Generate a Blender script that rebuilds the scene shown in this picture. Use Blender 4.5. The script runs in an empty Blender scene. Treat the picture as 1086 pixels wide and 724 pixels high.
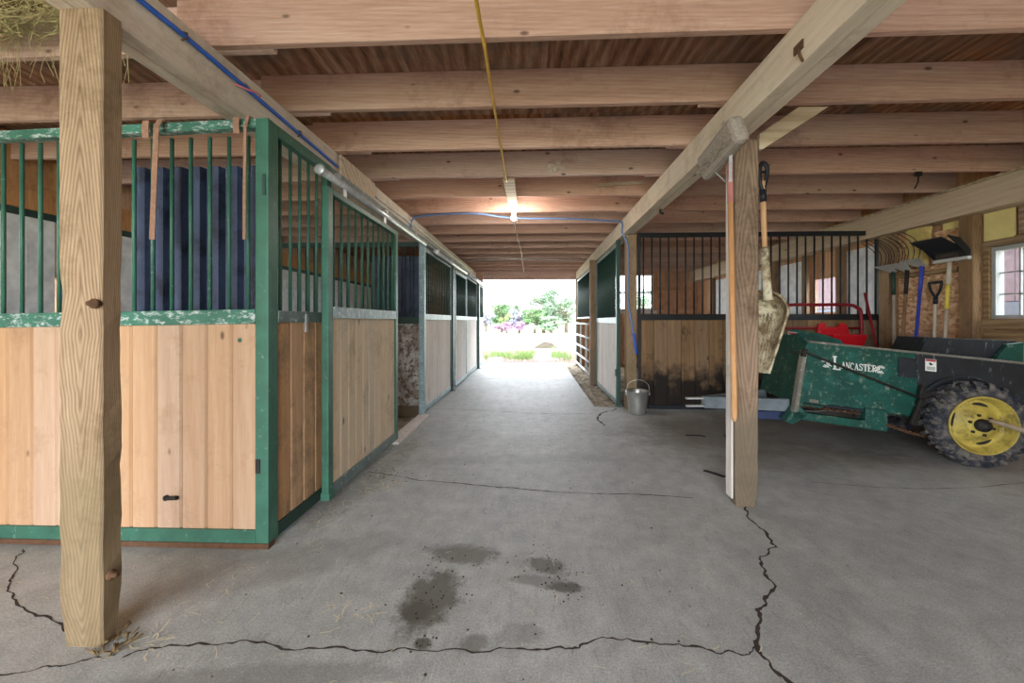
import bpy, bmesh, math, random
from math import sin, cos, pi, radians as R
from mathutils import Vector, Matrix, noise as mnoise

random.seed(7)
SC = bpy.context.scene
COL = SC.collection

# ------------------------------------------------------------------ helpers
MATRIX = {}          # object name -> world matrix of the root it hangs from


def tag(o, label=None, cat=None, group=None, kind=None):
    if label: o['label'] = label
    if cat: o['category'] = cat
    if group: o['group'] = group
    if kind or label: o['kind'] = kind or 'thing'
    return o


def thing(name, label, cat, loc=(0, 0, 0), group=None):
    o = bpy.data.objects.new(name, None)
    COL.objects.link(o)
    o.location = loc
    o.empty_display_size = 0.05
    MATRIX[o.name] = Matrix.Translation(Vector(loc))
    return tag(o, label, cat, group)


class MB:
    """collects shapes in one bmesh; T maps local (a, t, z) to the world"""
    def __init__(self, T=None):
        self.bm = bmesh.new()
        self.T = T

    def v(self, p):
        if self.T: p = self.T(*p)
        return self.bm.verts.new(p)

    def face(self, vs):
        try:
            return self.bm.faces.new(vs)
        except ValueError:
            return None

    def box(self, x0, x1, y0, y1, z0, z1):
        p = [self.v((x, y, z)) for z in (z0, z1) for x, y in ((x0, y0), (x1, y0), (x1, y1), (x0, y1))]
        for f in ((3, 2, 1, 0), (4, 5, 6, 7), (0, 1, 5, 4), (1, 2, 6, 5), (2, 3, 7, 6), (3, 0, 4, 7)):
            self.face([p[i] for i in f])
        return self

    def bar(self, a, b, w, h, up=(0, 0, 1)):
        """rectangular bar from a to b"""
        a, b = Vector(a), Vector(b)
        d = (b - a).normalized()
        up = Vector(up)
        if abs(d.dot(up)) > 0.98: up = Vector((1, 0, 0))
        s = d.cross(up).normalized(); u = s.cross(d).normalized()
        p = []
        for c in (a, b):
            for i, j in ((-1, -1), (1, -1), (1, 1), (-1, 1)):
                p.append(self.v(c + s * (w / 2 * i) + u * (h / 2 * j)))
        for f in ((3, 2, 1, 0), (4, 5, 6, 7), (0, 1, 5, 4), (1, 2, 6, 5), (2, 3, 7, 6), (3, 0, 4, 7)):
            self.face([p[i] for i in f])
        return self

    def tube(self, pts, r, n=8, cap=True):
        pts = [Vector(p) for p in pts]
        rs = r if isinstance(r, (list, tuple)) else [r] * len(pts)
        rings = []
        prev = None
        for i, p in enumerate(pts):
            d = (pts[min(i + 1, len(pts) - 1)] - pts[max(i - 1, 0)]).normalized()
            ref = prev if prev is not None and abs(prev.dot(d)) < 0.95 else (Vector((0, 0, 1)) if abs(d.z) < 0.9 else Vector((1, 0, 0)))
            s = d.cross(ref).normalized(); u = s.cross(d).normalized()
            prev = u
            rings.append([self.v(p + (s * cos(2 * pi * k / n) + u * sin(2 * pi * k / n)) * rs[i]) for k in range(n)])
        for a, b in zip(rings, rings[1:]):
            for k in range(n):
                f = self.face([a[k], a[(k + 1) % n], b[(k + 1) % n], b[k]])
                if f: f.smooth = True
        if cap:
            self.face(list(reversed(rings[0]))); self.face(rings[-1])
        return self

    def lathe(self, prof, c, axis, n=32, smooth=True):
        """prof: [(radius, along)]"""
        c = Vector(c); ax = Vector(axis).normalized()
        ref = Vector((0, 0, 1)) if abs(ax.z) < 0.9 else Vector((1, 0, 0))
        s = ax.cross(ref).normalized(); u = s.cross(ax).normalized()
        rings = []
        for r, t in prof:
            if r < 1e-6:
                rings.append([self.v(c + ax * t)])
            else:
                rings.append([self.v(c + ax * t + (s * cos(2 * pi * k / n) + u * sin(2 * pi * k / n)) * r) for k in range(n)])
        for a, b in zip(rings, rings[1:]):
            for k in range(n):
                k2 = (k + 1) % n
                if len(a) == 1 and len(b) == 1: continue
                if len(a) == 1: f = self.face([a[0], b[k2], b[k]])
                elif len(b) == 1: f = self.face([a[k], a[k2], b[0]])
                else: f = self.face([a[k], a[k2], b[k2], b[k]])
                if f: f.smooth = smooth
        return self

    def prism(self, poly, f0, f1):
        """poly: list of 2-D points; f0(p), f1(p) give both 3-D ends"""
        a = [self.v(f0(*p)) for p in poly]; b = [self.v(f1(*p)) for p in poly]
        self.face(list(reversed(a))); self.face(b)
        n = len(poly)
        for i in range(n):
            self.face([a[i], a[(i + 1) % n], b[(i + 1) % n], b[i]])
        return self

    def grid(self, fn, nu, nv, smooth=True, thick=None):
        g = [[self.v(fn(i / nu, j / nv)) for j in range(nv + 1)] for i in range(nu + 1)]
        for i in range(nu):
            for j in range(nv):
                f = self.face([g[i][j], g[i + 1][j], g[i + 1][j + 1], g[i][j + 1]])
                if f: f.smooth = smooth
        return self

    def strip(self, pts, w, nrm=(0, 0, 1)):
        """flat ribbon along pts"""
        pts = [Vector(p) for p in pts]; nrm = Vector(nrm)
        ws = w if isinstance(w, (list, tuple)) else [w] * len(pts)
        L = []
        for i, p in enumerate(pts):
            d = (pts[min(i + 1, len(pts) - 1)] - pts[max(i - 1, 0)])
            s = d.cross(nrm)
            s = s.normalized() if s.length > 1e-6 else Vector((1, 0, 0))
            L.append((self.v(p - s * ws[i] / 2), self.v(p + s * ws[i] / 2)))
        for (a, b), (c, d) in zip(L, L[1:]):
            self.face([a, b, d, c])
        return self

    def build(self, name, mat, parent=None, bevel=0, solid=0, subd=0, fix=True):
        bm = self.bm
        if fix: bmesh.ops.recalc_face_normals(bm, faces=bm.faces)
        if parent is not None:
            m = MATRIX.get(parent.name)
            if m: bmesh.ops.transform(bm, matrix=m.inverted(), verts=bm.verts)
        me = bpy.data.meshes.new(name)
        bm.to_mesh(me); bm.free()
        me.materials.append(mat)
        o = bpy.data.objects.new(name, me)
        COL.objects.link(o)
        if parent is not None:
            o.parent = parent
            if parent.name in MATRIX: MATRIX[o.name] = MATRIX[parent.name]
        if solid:
            md = o.modifiers.new('solid', 'SOLIDIFY'); md.thickness = solid; md.offset = 0
        if subd:
            md = o.modifiers.new('sub', 'SUBSURF'); md.levels = subd; md.render_levels = subd
        if bevel:
            md = o.modifiers.new('bevel', 'BEVEL'); md.width = bevel; md.segments = 2
            md.limit_method = 'ANGLE'; md.angle_limit = R(40)
        return o


def struct(o):
    o['kind'] = 'structure'
    return o


def copies(src, parent, offsets):
    """copies of a part, moved by offsets"""
    for d in offsets:
        c = src.copy(); COL.objects.link(c); c.parent = parent
        c.location = src.location + Vector(d)


# ---------------------------------------------------------------- materials
def lin(c):
    return tuple(((x / 255) / 12.92 if x / 255 <= 0.04045 else ((x / 255 + 0.055) / 1.055) ** 2.4) for x in c) + (1.0,)


class NT:
    def __init__(self, name):
        self.m = bpy.data.materials.new(name); self.m.use_nodes = True
        self.t = self.m.node_tree; self.t.nodes.clear()
        self.out = self.n('ShaderNodeOutputMaterial')
        self.b = self.n('ShaderNodeBsdfPrincipled')
        self.l(self.b.outputs[0], self.out.inputs[0])

    def n(self, typ, **kw):
        x = self.t.nodes.new(typ)
        for k, v in kw.items(): setattr(x, k, v)
        return x

    def l(self, a, b): self.t.links.new(a, b)

    def put(self, sock, v):
        if hasattr(v, 'is_output') or isinstance(v, bpy.types.NodeSocket): self.l(v, sock)
        else: sock.default_value = v

    def math(self, op, a, b=0.0, c=None, clamp=False):
        x = self.n('ShaderNodeMath', operation=op, use_clamp=clamp)
        self.put(x.inputs[0], a); self.put(x.inputs[1], b)
        if c is not None: self.put(x.inputs[2], c)
        return x.outputs[0]

    def mix(self, f, a, b, blend='MIX'):
        x = self.n('ShaderNodeMix', data_type='RGBA', blend_type=blend)
        self.put(x.inputs[0], f); self.put(x.inputs[6], a); self.put(x.inputs[7], b)
        return x.outputs[2]

    def noise(self, vec, scale, detail=3, rough=0.55, dist=0.0):
        x = self.n('ShaderNodeTexNoise')
        self.l(vec, x.inputs['Vector'])
        x.inputs['Scale'].default_value = scale; x.inputs['Detail'].default_value = detail
        x.inputs['Roughness'].default_value = rough; x.inputs['Distortion'].default_value = dist
        return x.outputs['Fac']

    def ramp(self, f, stops, interp='LINEAR'):
        x = self.n('ShaderNodeValToRGB'); x.color_ramp.interpolation = interp
        e = x.color_ramp.elements
        while len(e) < len(stops): e.new(0.5)
        for s, (p, c) in zip(e, stops): s.position = p; s.color = c if len(c) == 4 else tuple(c) + (1,)
        self.l(f, x.inputs[0])
        return x.outputs[0]

    def step(self, f, lo, hi):
        x = self.n('ShaderNodeMapRange', clamp=True)
        self.l(f, x.inputs[0])
        x.inputs[1].default_value = lo; x.inputs[2].default_value = hi
        return x.outputs[0]

    def coords(self, island=True):
        tc = self.n('ShaderNodeTexCoord').outputs['Object']
        oi = self.n('ShaderNodeObjectInfo').outputs['Random']
        r = oi
        if island:
            gi = self.n('ShaderNodeNewGeometry').outputs['Random Per Island']
            r = self.math('ADD', oi, self.math('MULTIPLY', gi, 3.17))
        off = self.n('ShaderNodeCombineXYZ')
        self.l(self.math('MULTIPLY', r, 31.0), off.inputs[0]); self.l(self.math('MULTIPLY', r, 17.0), off.inputs[1]); self.l(self.math('MULTIPLY', r, 23.0), off.inputs[2])
        a = self.n('ShaderNodeVectorMath', operation='ADD')
        self.l(tc, a.inputs[0]); self.l(off.outputs[0], a.inputs[1])
        self.rand = r
        self.obj = tc
        return a.outputs[0]

    def scaled(self, vec, s):
        x = self.n('ShaderNodeMapping'); self.l(vec, x.inputs[0]); x.inputs['Scale'].default_value = s
        return x.outputs[0]

    def bump(self, h, strength=0.3, dist=0.01):
        x = self.n('ShaderNodeBump'); x.inputs['Strength'].default_value = strength; x.inputs['Distance'].default_value = dist
        self.l(h, x.inputs['Height']); self.l(x.outputs[0], self.b.inputs['Normal'])

    def finish(self, col, rough=0.8, metal=0.0, spec=0.3):
        self.put(self.b.inputs['Base Color'], col); self.put(self.b.inputs['Roughness'], rough)
        self.b.inputs['Metallic'].default_value = metal
        self.b.inputs['Specular IOR Level'].default_value = spec
        return self.m


def wood(name, dark, base, light, axis='Z', rings=9.0, fine=60, var=0.25, knots=0.0, dirt=None, dirt_lo=0.5, dirt_hi=0.7, dscale=2.5, ringmix=0.35, stretch=0.05, island=True, low_stain=None, arch=None, cw=.24):
    k = NT(name)
    c = k.coords(island)
    s = {'X': (stretch, 1, 1), 'Y': (1, stretch, 1), 'Z': (1, 1, stretch)}[axis]
    p = k.scaled(c, s)
    f1 = k.noise(p, fine * 2.2, 5, 0.7)
    f2 = k.noise(p, 11, 4, 0.65, 0.4)
    if arch:       # flat-sawn board: nested arches of early and late wood
        sx = k.n('ShaderNodeSeparateXYZ'); k.l(k.obj, sx.inputs[0])
        xx = k.math('ADD', k.math('MULTIPLY', sx.outputs[0], arch[0]), k.math('MULTIPLY', k.math('SUBTRACT', k.noise(k.obj, 2.2, 2), .5), 1.6))
        rad = k.math('SQRT', k.math('ADD', k.math('MULTIPLY', xx, xx), .25))
        zz = k.math('MULTIPLY', k.math('ABSOLUTE', k.math('SUBTRACT', sx.outputs[2], arch[2])), arch[1])
        ph = k.math('ADD', k.math('ADD', rad, zz), k.math('MULTIPLY', sx.outputs[1], arch[0] * 2.2))
        ph = k.math('ADD', ph, k.math('MULTIPLY', k.noise(k.scaled(k.obj, (1, 1, .25)), 7, 3), 1.3))
        wv = k.math('POWER', k.math('ADD', k.math('MULTIPLY', k.math('SINE', k.math('MULTIPLY', ph, 6.2832)), .5), .5), .7)
    else:
        w = k.n('ShaderNodeTexWave', wave_type='BANDS', bands_direction='DIAGONAL', wave_profile='SIN')
        k.l(p, w.inputs['Vector']); w.inputs['Scale'].default_value = rings * 1.8; w.inputs['Distortion'].default_value = 5.0
        w.inputs['Detail'].default_value = 3; w.inputs['Detail Scale'].default_value = 1.2
        wv = w.outputs['Fac']; ringmix *= .55
    f = k.math('ADD', k.math('MULTIPLY', f1, 0.5), k.math('MULTIPLY', f2, 0.5))
    f = k.math('ADD', k.math('MULTIPLY', f, 1 - ringmix), k.math('MULTIPLY', wv, ringmix))
    col = k.ramp(f, [(0.5 - cw, lin(dark)), (0.5, lin(base)), (0.5 + cw * .95, lin(light))])
    hs = k.n('ShaderNodeHueSaturation')
    rv = k.math('FRACT', k.math('MULTIPLY', k.rand, 7.13))
    k.l(k.math('ADD', k.math('MULTIPLY', rv, 2 * var), 1 - var), hs.inputs['Value'])
    k.l(k.math('ADD', k.math('MULTIPLY', k.math('FRACT', k.math('MULTIPLY', k.rand, 3.7)), 0.3), 0.85), hs.inputs['Saturation'])
    k.l(col, hs.inputs['Color']); col = hs.outputs[0]
    if knots:
        v = k.n('ShaderNodeTexVoronoi'); k.l(k.scaled(c, tuple(0.5 if q < 1 else 1 for q in s)), v.inputs['Vector']); v.inputs['Scale'].default_value = knots
        kn = k.step(v.outputs['Distance'], 0.105, 0.05)
        col = k.mix(k.math('MULTIPLY', kn, .8), col, lin(tuple(int(x * 0.55) for x in dark)))
    if dirt:
        dn = k.noise(c, dscale, 5, 0.65)
        fine_d = k.noise(c, dscale * 14, 3, 0.7)
        dd = k.math('ADD', k.math('MULTIPLY', dn, 0.75), k.math('MULTIPLY', fine_d, 0.25))
        col = k.mix(k.math('MULTIPLY', k.step(dd, dirt_lo, dirt_hi), 0.8), col, lin(dirt))
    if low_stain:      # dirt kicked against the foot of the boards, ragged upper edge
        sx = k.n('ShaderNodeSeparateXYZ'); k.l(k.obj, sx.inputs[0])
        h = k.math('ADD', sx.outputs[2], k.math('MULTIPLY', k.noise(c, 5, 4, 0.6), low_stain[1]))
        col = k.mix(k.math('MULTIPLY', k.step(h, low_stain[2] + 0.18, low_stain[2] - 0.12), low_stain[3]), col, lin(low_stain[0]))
    k.bump(f, 0.35, 0.004)
    return k.finish(col, 0.85, 0, 0.2)


def paint(name, base, worn=None, lo=0.55, hi=0.62, scale=30, streak=(1, 1, 1), rough=0.45, metal=0.0, worn2=None, lo2=.6, hi2=.7, scale2=6):
    k = NT(name)
    c = k.coords(False)
    n1 = k.noise(c, 8, 4)
    col = k.mix(k.step(n1, 0.3, 0.75), lin(tuple(int(x * .88) for x in base)), lin(tuple(min(255, int(x * 1.12)) for x in base)))
    if worn2:
        col = k.mix(k.math('MULTIPLY', k.step(k.noise(c, scale2, 5, .7), lo2, hi2), .8), col, lin(worn2))
    if worn:
        n2 = k.noise(k.scaled(c, streak), scale, 6, 0.75)
        col = k.mix(k.math('MULTIPLY', k.step(n2, lo, hi), 0.85), col, lin(worn))
    k.bump(n1, 0.1, 0.002)
    return k.finish(col, rough, metal, 0.4)


def plain(name, c, rough=0.6, metal=0.0, var=0.15, scale=12):
    k = NT(name)
    v = k.coords(False)
    n = k.noise(v, scale, 4)
    col = k.mix(n, lin(tuple(int(x * (1 - var)) for x in c)), lin(tuple(min(255, int(x * (1 + var))) for x in c)))
    return k.finish(col, rough, metal, 0.3)


M = {}
M['post'] = wood('post wood', (96, 76, 56), (150, 124, 96), (178, 154, 124), 'Z', rings=7, var=0.06, ringmix=0.2, cw=.24, dirt=(92, 74, 46), dirt_lo=0.5, dirt_hi=0.7, dscale=2.2, arch=(76, 9, 1.15), low_stain=((112, 100, 72), .4, .9, .5))
M['post_dark'] = wood('dark post wood', (98, 78, 60), (138, 112, 88), (164, 138, 112), 'Z', rings=7, var=0.08, ringmix=0.2, dirt=(84, 68, 52), arch=(46, 5.0, 1.6), low_stain=((104, 96, 80), .5, .8, .75))
M['beam'] = wood('girder wood', (176, 158, 140), (207, 193, 175), (224, 214, 200), 'Y', rings=6, var=0.05, ringmix=0.1, cw=.3, dirt=(150, 126, 106), dirt_lo=0.5, dirt_hi=0.75, knots=5)
M['beam_wall'] = wood('wall plate wood', (172, 146, 122), (208, 186, 162), (222, 206, 186), 'Y', rings=6, var=0.05, ringmix=0.15, cw=.3, knots=4)
M['joist'] = wood('joist wood', (146, 112, 98), (192, 158, 143), (220, 196, 183), 'X', rings=14, var=0.16, ringmix=0.12, cw=.3, knots=7, dirt=(132, 98, 80), dirt_lo=0.54, dirt_hi=0.74, dscale=1.6)
M['deck'] = wood('plywood deck', (70, 42, 26), (140, 96, 66), (176, 142, 112), 'Y', rings=4, var=0.15, ringmix=0.22, cw=.2, dirt=(104, 92, 82), dirt_lo=0.48, dirt_hi=0.62, dscale=1.3, stretch=0.12, fine=26)
M['pine'] = wood('pine boards', (168, 132, 102), (190, 156, 126), (206, 178, 152), 'Z', rings=5, var=0.05, ringmix=0.12, cw=.32, knots=7, dirt=(160, 124, 94), dirt_lo=0.52, dirt_hi=0.76, dscale=3)
M['pine_old'] = wood('weathered pine boards', (182, 162, 136), (208, 192, 168), (222, 210, 192), 'Z', rings=5, var=0.07, ringmix=0.12, cw=.3, knots=6, dirt=(150, 136, 118), dirt_lo=0.52, dirt_hi=0.72, dscale=3)
M['pine_grimy'] = wood('grimy pine boards', (160, 120, 84), (198, 158, 118), (216, 184, 146), 'Z', rings=5, var=0.16, ringmix=0.14, cw=.3, knots=6, dirt=(112, 104, 92), dirt_lo=0.5, dirt_hi=0.68, dscale=3)
M['pine_grey'] = wood('greyed boards', (188, 180, 172), (216, 209, 202), (230, 225, 218), 'Z', rings=5, var=0.07, ringmix=0.2, dirt=(150, 140, 128), dirt_lo=0.55, dirt_hi=0.75, dscale=3)
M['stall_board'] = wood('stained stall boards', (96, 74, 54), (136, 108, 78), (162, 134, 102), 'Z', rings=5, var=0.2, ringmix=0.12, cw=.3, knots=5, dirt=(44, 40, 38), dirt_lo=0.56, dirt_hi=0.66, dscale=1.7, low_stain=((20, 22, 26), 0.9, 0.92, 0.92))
M['wall_board'] = wood('barn wall boards', (154, 108, 78), (204, 156, 118), (222, 184, 148), 'Z', rings=6, var=0.16, ringmix=0.14, cw=.3, dirt=(120, 92, 70))
M['rough_board'] = wood('rough brown board', (96, 78, 60), (146, 122, 96), (180, 156, 126), 'Y', rings=6, var=0.15, ringmix=0.3)
M['lath'] = wood('pale lath', (160, 136, 108), (200, 178, 150), (220, 204, 180), 'X', rings=4, var=0.1)
M['handle'] = wood('ash tool handle', (150, 104, 66), (196, 148, 104), (214, 172, 128), 'Z', rings=4, var=0.08, ringmix=0.2, dirt=(120, 92, 66), dirt_lo=.58, dirt_hi=.75)
M['handle_grey'] = wood('greyed tool handle', (130, 116, 98), (172, 158, 138), (196, 184, 166), 'Z', rings=4, var=0.1, ringmix=0.2)
M['handle_brown'] = wood('brown tool handle', (110, 74, 48), (150, 108, 74), (170, 130, 94), 'Z', rings=4, var=0.08, ringmix=0.2)
M['green'] = paint('green painted steel', (58, 104, 86), (130, 160, 148), 0.6, 0.7, 26)
M['green_worn'] = paint('chalky green steel', (62, 116, 98), (196, 206, 204), 0.52, 0.6, 38, (0.5, 1, 1))
M['green_pale'] = paint('bleached green steel', (132, 156, 160), (206, 214, 216), 0.54, 0.66, 24)
M['green_dark'] = paint('dark green steel', (38, 66, 58), (110, 132, 128), 0.62, 0.7, 26)
M['green_grey'] = paint('grey green steel', (100, 118, 116), (178, 188, 190), 0.56, 0.66, 26)
M['black_steel'] = paint('black painted steel', (34, 38, 42), (92, 98, 102), 0.64, 0.72, 30)
M['galv'] = paint('galvanised steel', (188, 190, 190), (226, 228, 226), 0.5, 0.7, 18, rough=0.35, metal=0.55)
M['gate_metal'] = paint('pale gate tube', (200, 202, 202), (226, 228, 228), 0.5, 0.7, 20, rough=0.5)
M['stainless'] = plain('stainless steel', (190, 190, 186), 0.3, 0.85, 0.1)
M['rust'] = plain('rusted iron', (96, 70, 52), 0.85, 0.2, 0.3, 30)
M['dark_iron'] = plain('dark iron', (52, 50, 48), 0.6, 0.4, 0.3, 30)
M['corrugated'] = paint('blue black corrugated sheet', (64, 76, 100), (120, 132, 150), 0.6, 0.74, 22, (1, 1, .25), rough=0.5, worn2=(30, 36, 48), lo2=.5, hi2=.62)
M['white_panel'] = paint('dirty white panel', (240, 242, 244), (120, 104, 88), 0.66, 0.72, 14, rough=0.6)
M['splattered'] = paint('mud splattered white panel', (206, 202, 194), (84, 64, 48), 0.5, 0.56, 16, rough=0.7, worn2=(130, 112, 92), lo2=.46, hi2=.58, scale2=5)
M['blue_hose'] = plain('blue hose', (52, 98, 190), 0.45, 0, 0.1)
M['blue_pipe'] = plain('faded blue pipe', (104, 130, 176), 0.5, 0, 0.1)
M['leather'] = plain('worn strap leather', (150, 116, 96), 0.8, 0, 0.25, 40)
M['cable'] = plain('yellow cable', (206, 162, 62), 0.6, 0, 0.15)
M['cable_white'] = plain('white cable', (206, 198, 186), 0.6, 0, 0.1)
M['hay'] = plain('dry hay', (146, 134, 94), 0.95, 0, 0.3, 60)
M['straw'] = plain('pale straw', (206, 196, 164), 0.95, 0, 0.25, 60)
M['dung'] = plain('dried manure crumbs', (62, 56, 46), 0.95, 0, 0.3, 60)
M['crack'] = plain('crack grit', (64, 56, 50), 1.0, 0, 0.3, 60)
M['nest'] = plain('mud nest', (188, 172, 160), 1.0, 0, 0.3, 60)
M['bristle'] = plain('dusty bristles', (142, 132, 122), 1.0, 0, 0.3, 90)
M['faded_red'] = plain('faded red paint', (176, 116, 108), 0.7, 0, 0.15)
M['pink'] = plain('pink plastic', (214, 120, 124), 0.5, 0, 0.05)
M['black_plastic'] = plain('black plastic', (34, 36, 40), 0.45, 0, 0.15)
M['blue_handle'] = plain('blue tool handle', (62, 76, 176), 0.4, 0, 0.1)
M['yellow_tape'] = plain('yellow tool shaft', (216, 190, 84), 0.5, 0, 0.1)
M['pale_shaft'] = plain('pale tool shaft', (198, 186, 168), 0.5, 0, 0.1)
M['alu'] = plain('dull aluminium', (186, 184, 178), 0.45, 0.3, 0.12)
M['scoop'] = paint('grubby white plastic', (206, 196, 168), (92, 72, 46), 0.47, 0.58, 9, rough=0.6, worn2=(140, 116, 82), lo2=.42, hi2=.56, scale2=5)
M['red'] = plain('red painted steel', (136, 34, 42), 0.45, 0, 0.12)
M['red_plastic'] = plain('red plastic', (196, 26, 36), 0.4, 0, 0.08)
M['spreader_green'] = paint('spreader green paint', (20, 76, 66), (134, 146, 130), 0.56, 0.66, 20, rough=0.5, worn2=(38, 104, 94), lo2=.5, hi2=.7)
M['spreader_black'] = paint('manure blackened steel', (38, 42, 46), (130, 134, 138), 0.6, 0.7, 24, (1, 1, .35), rough=0.7)
M['spreader_grey'] = paint('scuffed grey steel', (140, 144, 144), (92, 84, 74), 0.56, 0.66, 14, rough=0.6)
M['tongue_grey'] = paint('blue grey steel', (112, 124, 130), (80, 80, 80), 0.6, 0.7, 14, rough=0.6)
M['blue_steel'] = plain('dark blue steel', (34, 52, 92), 0.5, 0, 0.2)
M['edge_grey'] = paint('scraped rim', (120, 118, 108), (176, 172, 160), 0.55, 0.65, 20)
M['tyre'] = paint('dusty tyre rubber', (44, 48, 58), (128, 122, 112), 0.46, 0.62, 14, rough=0.9, worn2=(84, 84, 86), lo2=.5, hi2=.66, scale2=6)
M['rim_yellow'] = paint('yellow rim', (190, 172, 84), (112, 98, 60), 0.5, 0.64, 12, rough=0.5)
M['white'] = plain('white lettering', (236, 238, 234), 0.5, 0, 0.03)
M['sticker_red'] = plain('red sticker band', (176, 52, 48), 0.5, 0, 0.05)
M['ink'] = plain('black ink', (40, 40, 40), 0.5, 0, 0.05)
M['insulation'] = plain('yellow insulation', (216, 196, 128), 1.0, 0, 0.18, 14)
M['foam'] = plain('yellow foam board', (226, 208, 140), 0.9, 0, 0.1, 6)
M['alu_frame'] = plain('aluminium window frame', (176, 178, 176), 0.4, 0.2, 0.08)
M['white_frame'] = plain('white window frame', (216, 214, 208), 0.6, 0, 0.06)
M['red_siding'] = plain('faded red siding', (98, 84, 88), .8, 0, .15)
M['shed_grey'] = plain('shed grey', (84, 88, 96), .8, 0, .15)
M['rot'] = plain('rotted wood', (112, 92, 62), .95, 0, .35, 60)
M['bark'] = wood('tree bark', (70, 60, 50), (104, 92, 78), (130, 118, 102), 'Z', var=0.1)


def mat_osb():
    k = NT('strand board'); c = k.coords(False)
    v = k.n('ShaderNodeTexVoronoi'); k.l(k.scaled(c, (1, 0.55, 1)), v.inputs['Vector']); v.inputs['Scale'].default_value = 42
    sx = k.n('ShaderNodeSeparateColor'); k.l(v.outputs['Color'], sx.inputs[0])
    col = k.ramp(sx.outputs[0], [(0.0, lin((176, 126, 86))), (0.5, lin((220, 174, 132))), (1.0, lin((240, 208, 172)))])
    col = k.mix(k.math('MULTIPLY', k.step(k.noise(c, 2.2, 4), .52, .68), .45), col, lin((140, 92, 60)))
    k.bump(sx.outputs[0], .2, .003)
    return k.finish(col, .85)
M['osb'] = mat_osb()


def mat_concrete():
    k = NT('concrete'); tc = k.n('ShaderNodeTexCoord').outputs['Object']; c = tc
    n1 = k.noise(c, 1.1, 6, .62); n2 = k.noise(c, 9, 5, .65); n3 = k.noise(c, 110, 5, .8)
    f = k.math('ADD', k.math('MULTIPLY', n1, .28), k.math('ADD', k.math('MULTIPLY', n2, .27), k.math('MULTIPLY', n3, .45)))
    col = k.ramp(f, [(0.3, lin((118, 119, 116))), (0.5, lin((172, 174, 171))), (0.66, lin((208, 210, 208)))])
    col = k.mix(k.math('MULTIPLY', k.step(k.noise(c, 150, 2, .5), .46, .66), .34), col, lin((104, 104, 102)))
    col = k.mix(k.math('MULTIPLY', k.step(k.noise(c, 45, 4, .7), .58, .70), .3), col, lin((214, 216, 216)))
    # brushed drag marks in the slab surface
    br = k.noise(k.scaled(c, (1, 0.2, 1)), 40, 3, .6)
    col = k.mix(k.math('MULTIPLY', k.step(br, .56, .75), .35), col, lin((110, 108, 104)))
    specks = k.step(k.noise(c, 60, 3, .6), .66, .72)
    col = k.mix(k.math('MULTIPLY', specks, .7), col, lin((96, 88, 78)))
    # damp manure and darker patches, each with its own outline
    for (cx, cy, rx, ry, rot, st, cc) in ((-.44, 1.67, .125, .20, -.15, .85, (84, 80, 68)), (-.48, 1.60, .07, .06, 0, .6, (66, 62, 48)),
                                          (-.36, 2.0, .19, .085, -.1, .75, (92, 88, 76)), (.07, 1.92, .11, .065, -.3, .8, (88, 84, 72)),
                                          (.06, 1.80, .17, .045, -.15, .5, (92, 88, 78)), (.15, 1.77, .08, .035, -.1, .75, (70, 66, 56)), (-.41, 1.44, .035, .03, 0, .85, (70, 66, 52)),
                                          (-.22, 1.45, .06, .04, .3, .6, (88, 84, 74)), (2.6, 4.3, 1.7, .8, .1, .5, (98, 95, 84)), (-.05, 1.5, .10, .06, .2, .4, (98, 95, 88)),  # widest patch: shade on the spreader bay floor, painted into the colour
                                          (2.4, 3.5, .9, .3, .1, .35, (104, 102, 90)), (-1.25, 3.1, .16, .9, -.05, .45, (112, 106, 92)), (-.9, 1.28, .5, .06, .1, .4, (96, 94, 88)),  # first patch here carries on the painted bay shade
                                          (-1.2, 1.9, .5, .16, .5, .35, (116, 110, 100)), (1.2, 1.95, .2, .4, .3, .25, (112, 110, 106)), (-.1, 3.4, 1.0, .12, .1, .25, (112, 112, 110))):
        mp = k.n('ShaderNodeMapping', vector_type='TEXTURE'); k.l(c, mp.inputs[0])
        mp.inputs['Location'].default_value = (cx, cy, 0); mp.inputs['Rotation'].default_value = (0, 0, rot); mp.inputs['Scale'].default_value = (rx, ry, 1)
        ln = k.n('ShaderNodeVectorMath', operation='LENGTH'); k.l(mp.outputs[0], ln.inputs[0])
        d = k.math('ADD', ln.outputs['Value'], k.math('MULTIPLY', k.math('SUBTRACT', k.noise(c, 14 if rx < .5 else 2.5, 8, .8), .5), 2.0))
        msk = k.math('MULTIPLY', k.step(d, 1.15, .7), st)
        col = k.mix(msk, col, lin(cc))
    k.bump(k.math('ADD', n3, k.math('MULTIPLY', n2, .5)), .5, .006)
    return k.finish(col, .6, 0, .45)
M['concrete'] = mat_concrete()


def mat_ground(name, stops, scale, bump=.6, fine=30):
    k = NT(name); c = k.n('ShaderNodeTexCoord').outputs['Object']
    f = k.math('ADD', k.math('MULTIPLY', k.noise(c, scale, 6, .65), .6), k.math('MULTIPLY', k.noise(c, fine, 5, .7), .4))
    col = k.ramp(f, stops)
    k.bump(f, bump, .03)
    return k.finish(col, .95, 0, .1)
M['dirt'] = mat_ground('trodden dirt', [(.34, lin((96, 84, 70))), (.5, lin((156, 144, 126))), (.66, lin((200, 190, 172)))], 5)
M['meadow'] = mat_ground('pale meadow', [(.34, lin((150, 146, 120))), (.46, lin((176, 180, 146))), (.6, lin((200, 200, 170)))], .35, .3, 6)
M['yard_mud'] = mat_ground('yard mud', [(.3, lin((64, 50, 48))), (.5, lin((96, 80, 76))), (.7, lin((128, 114, 104)))], 2.5, .5)


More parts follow.
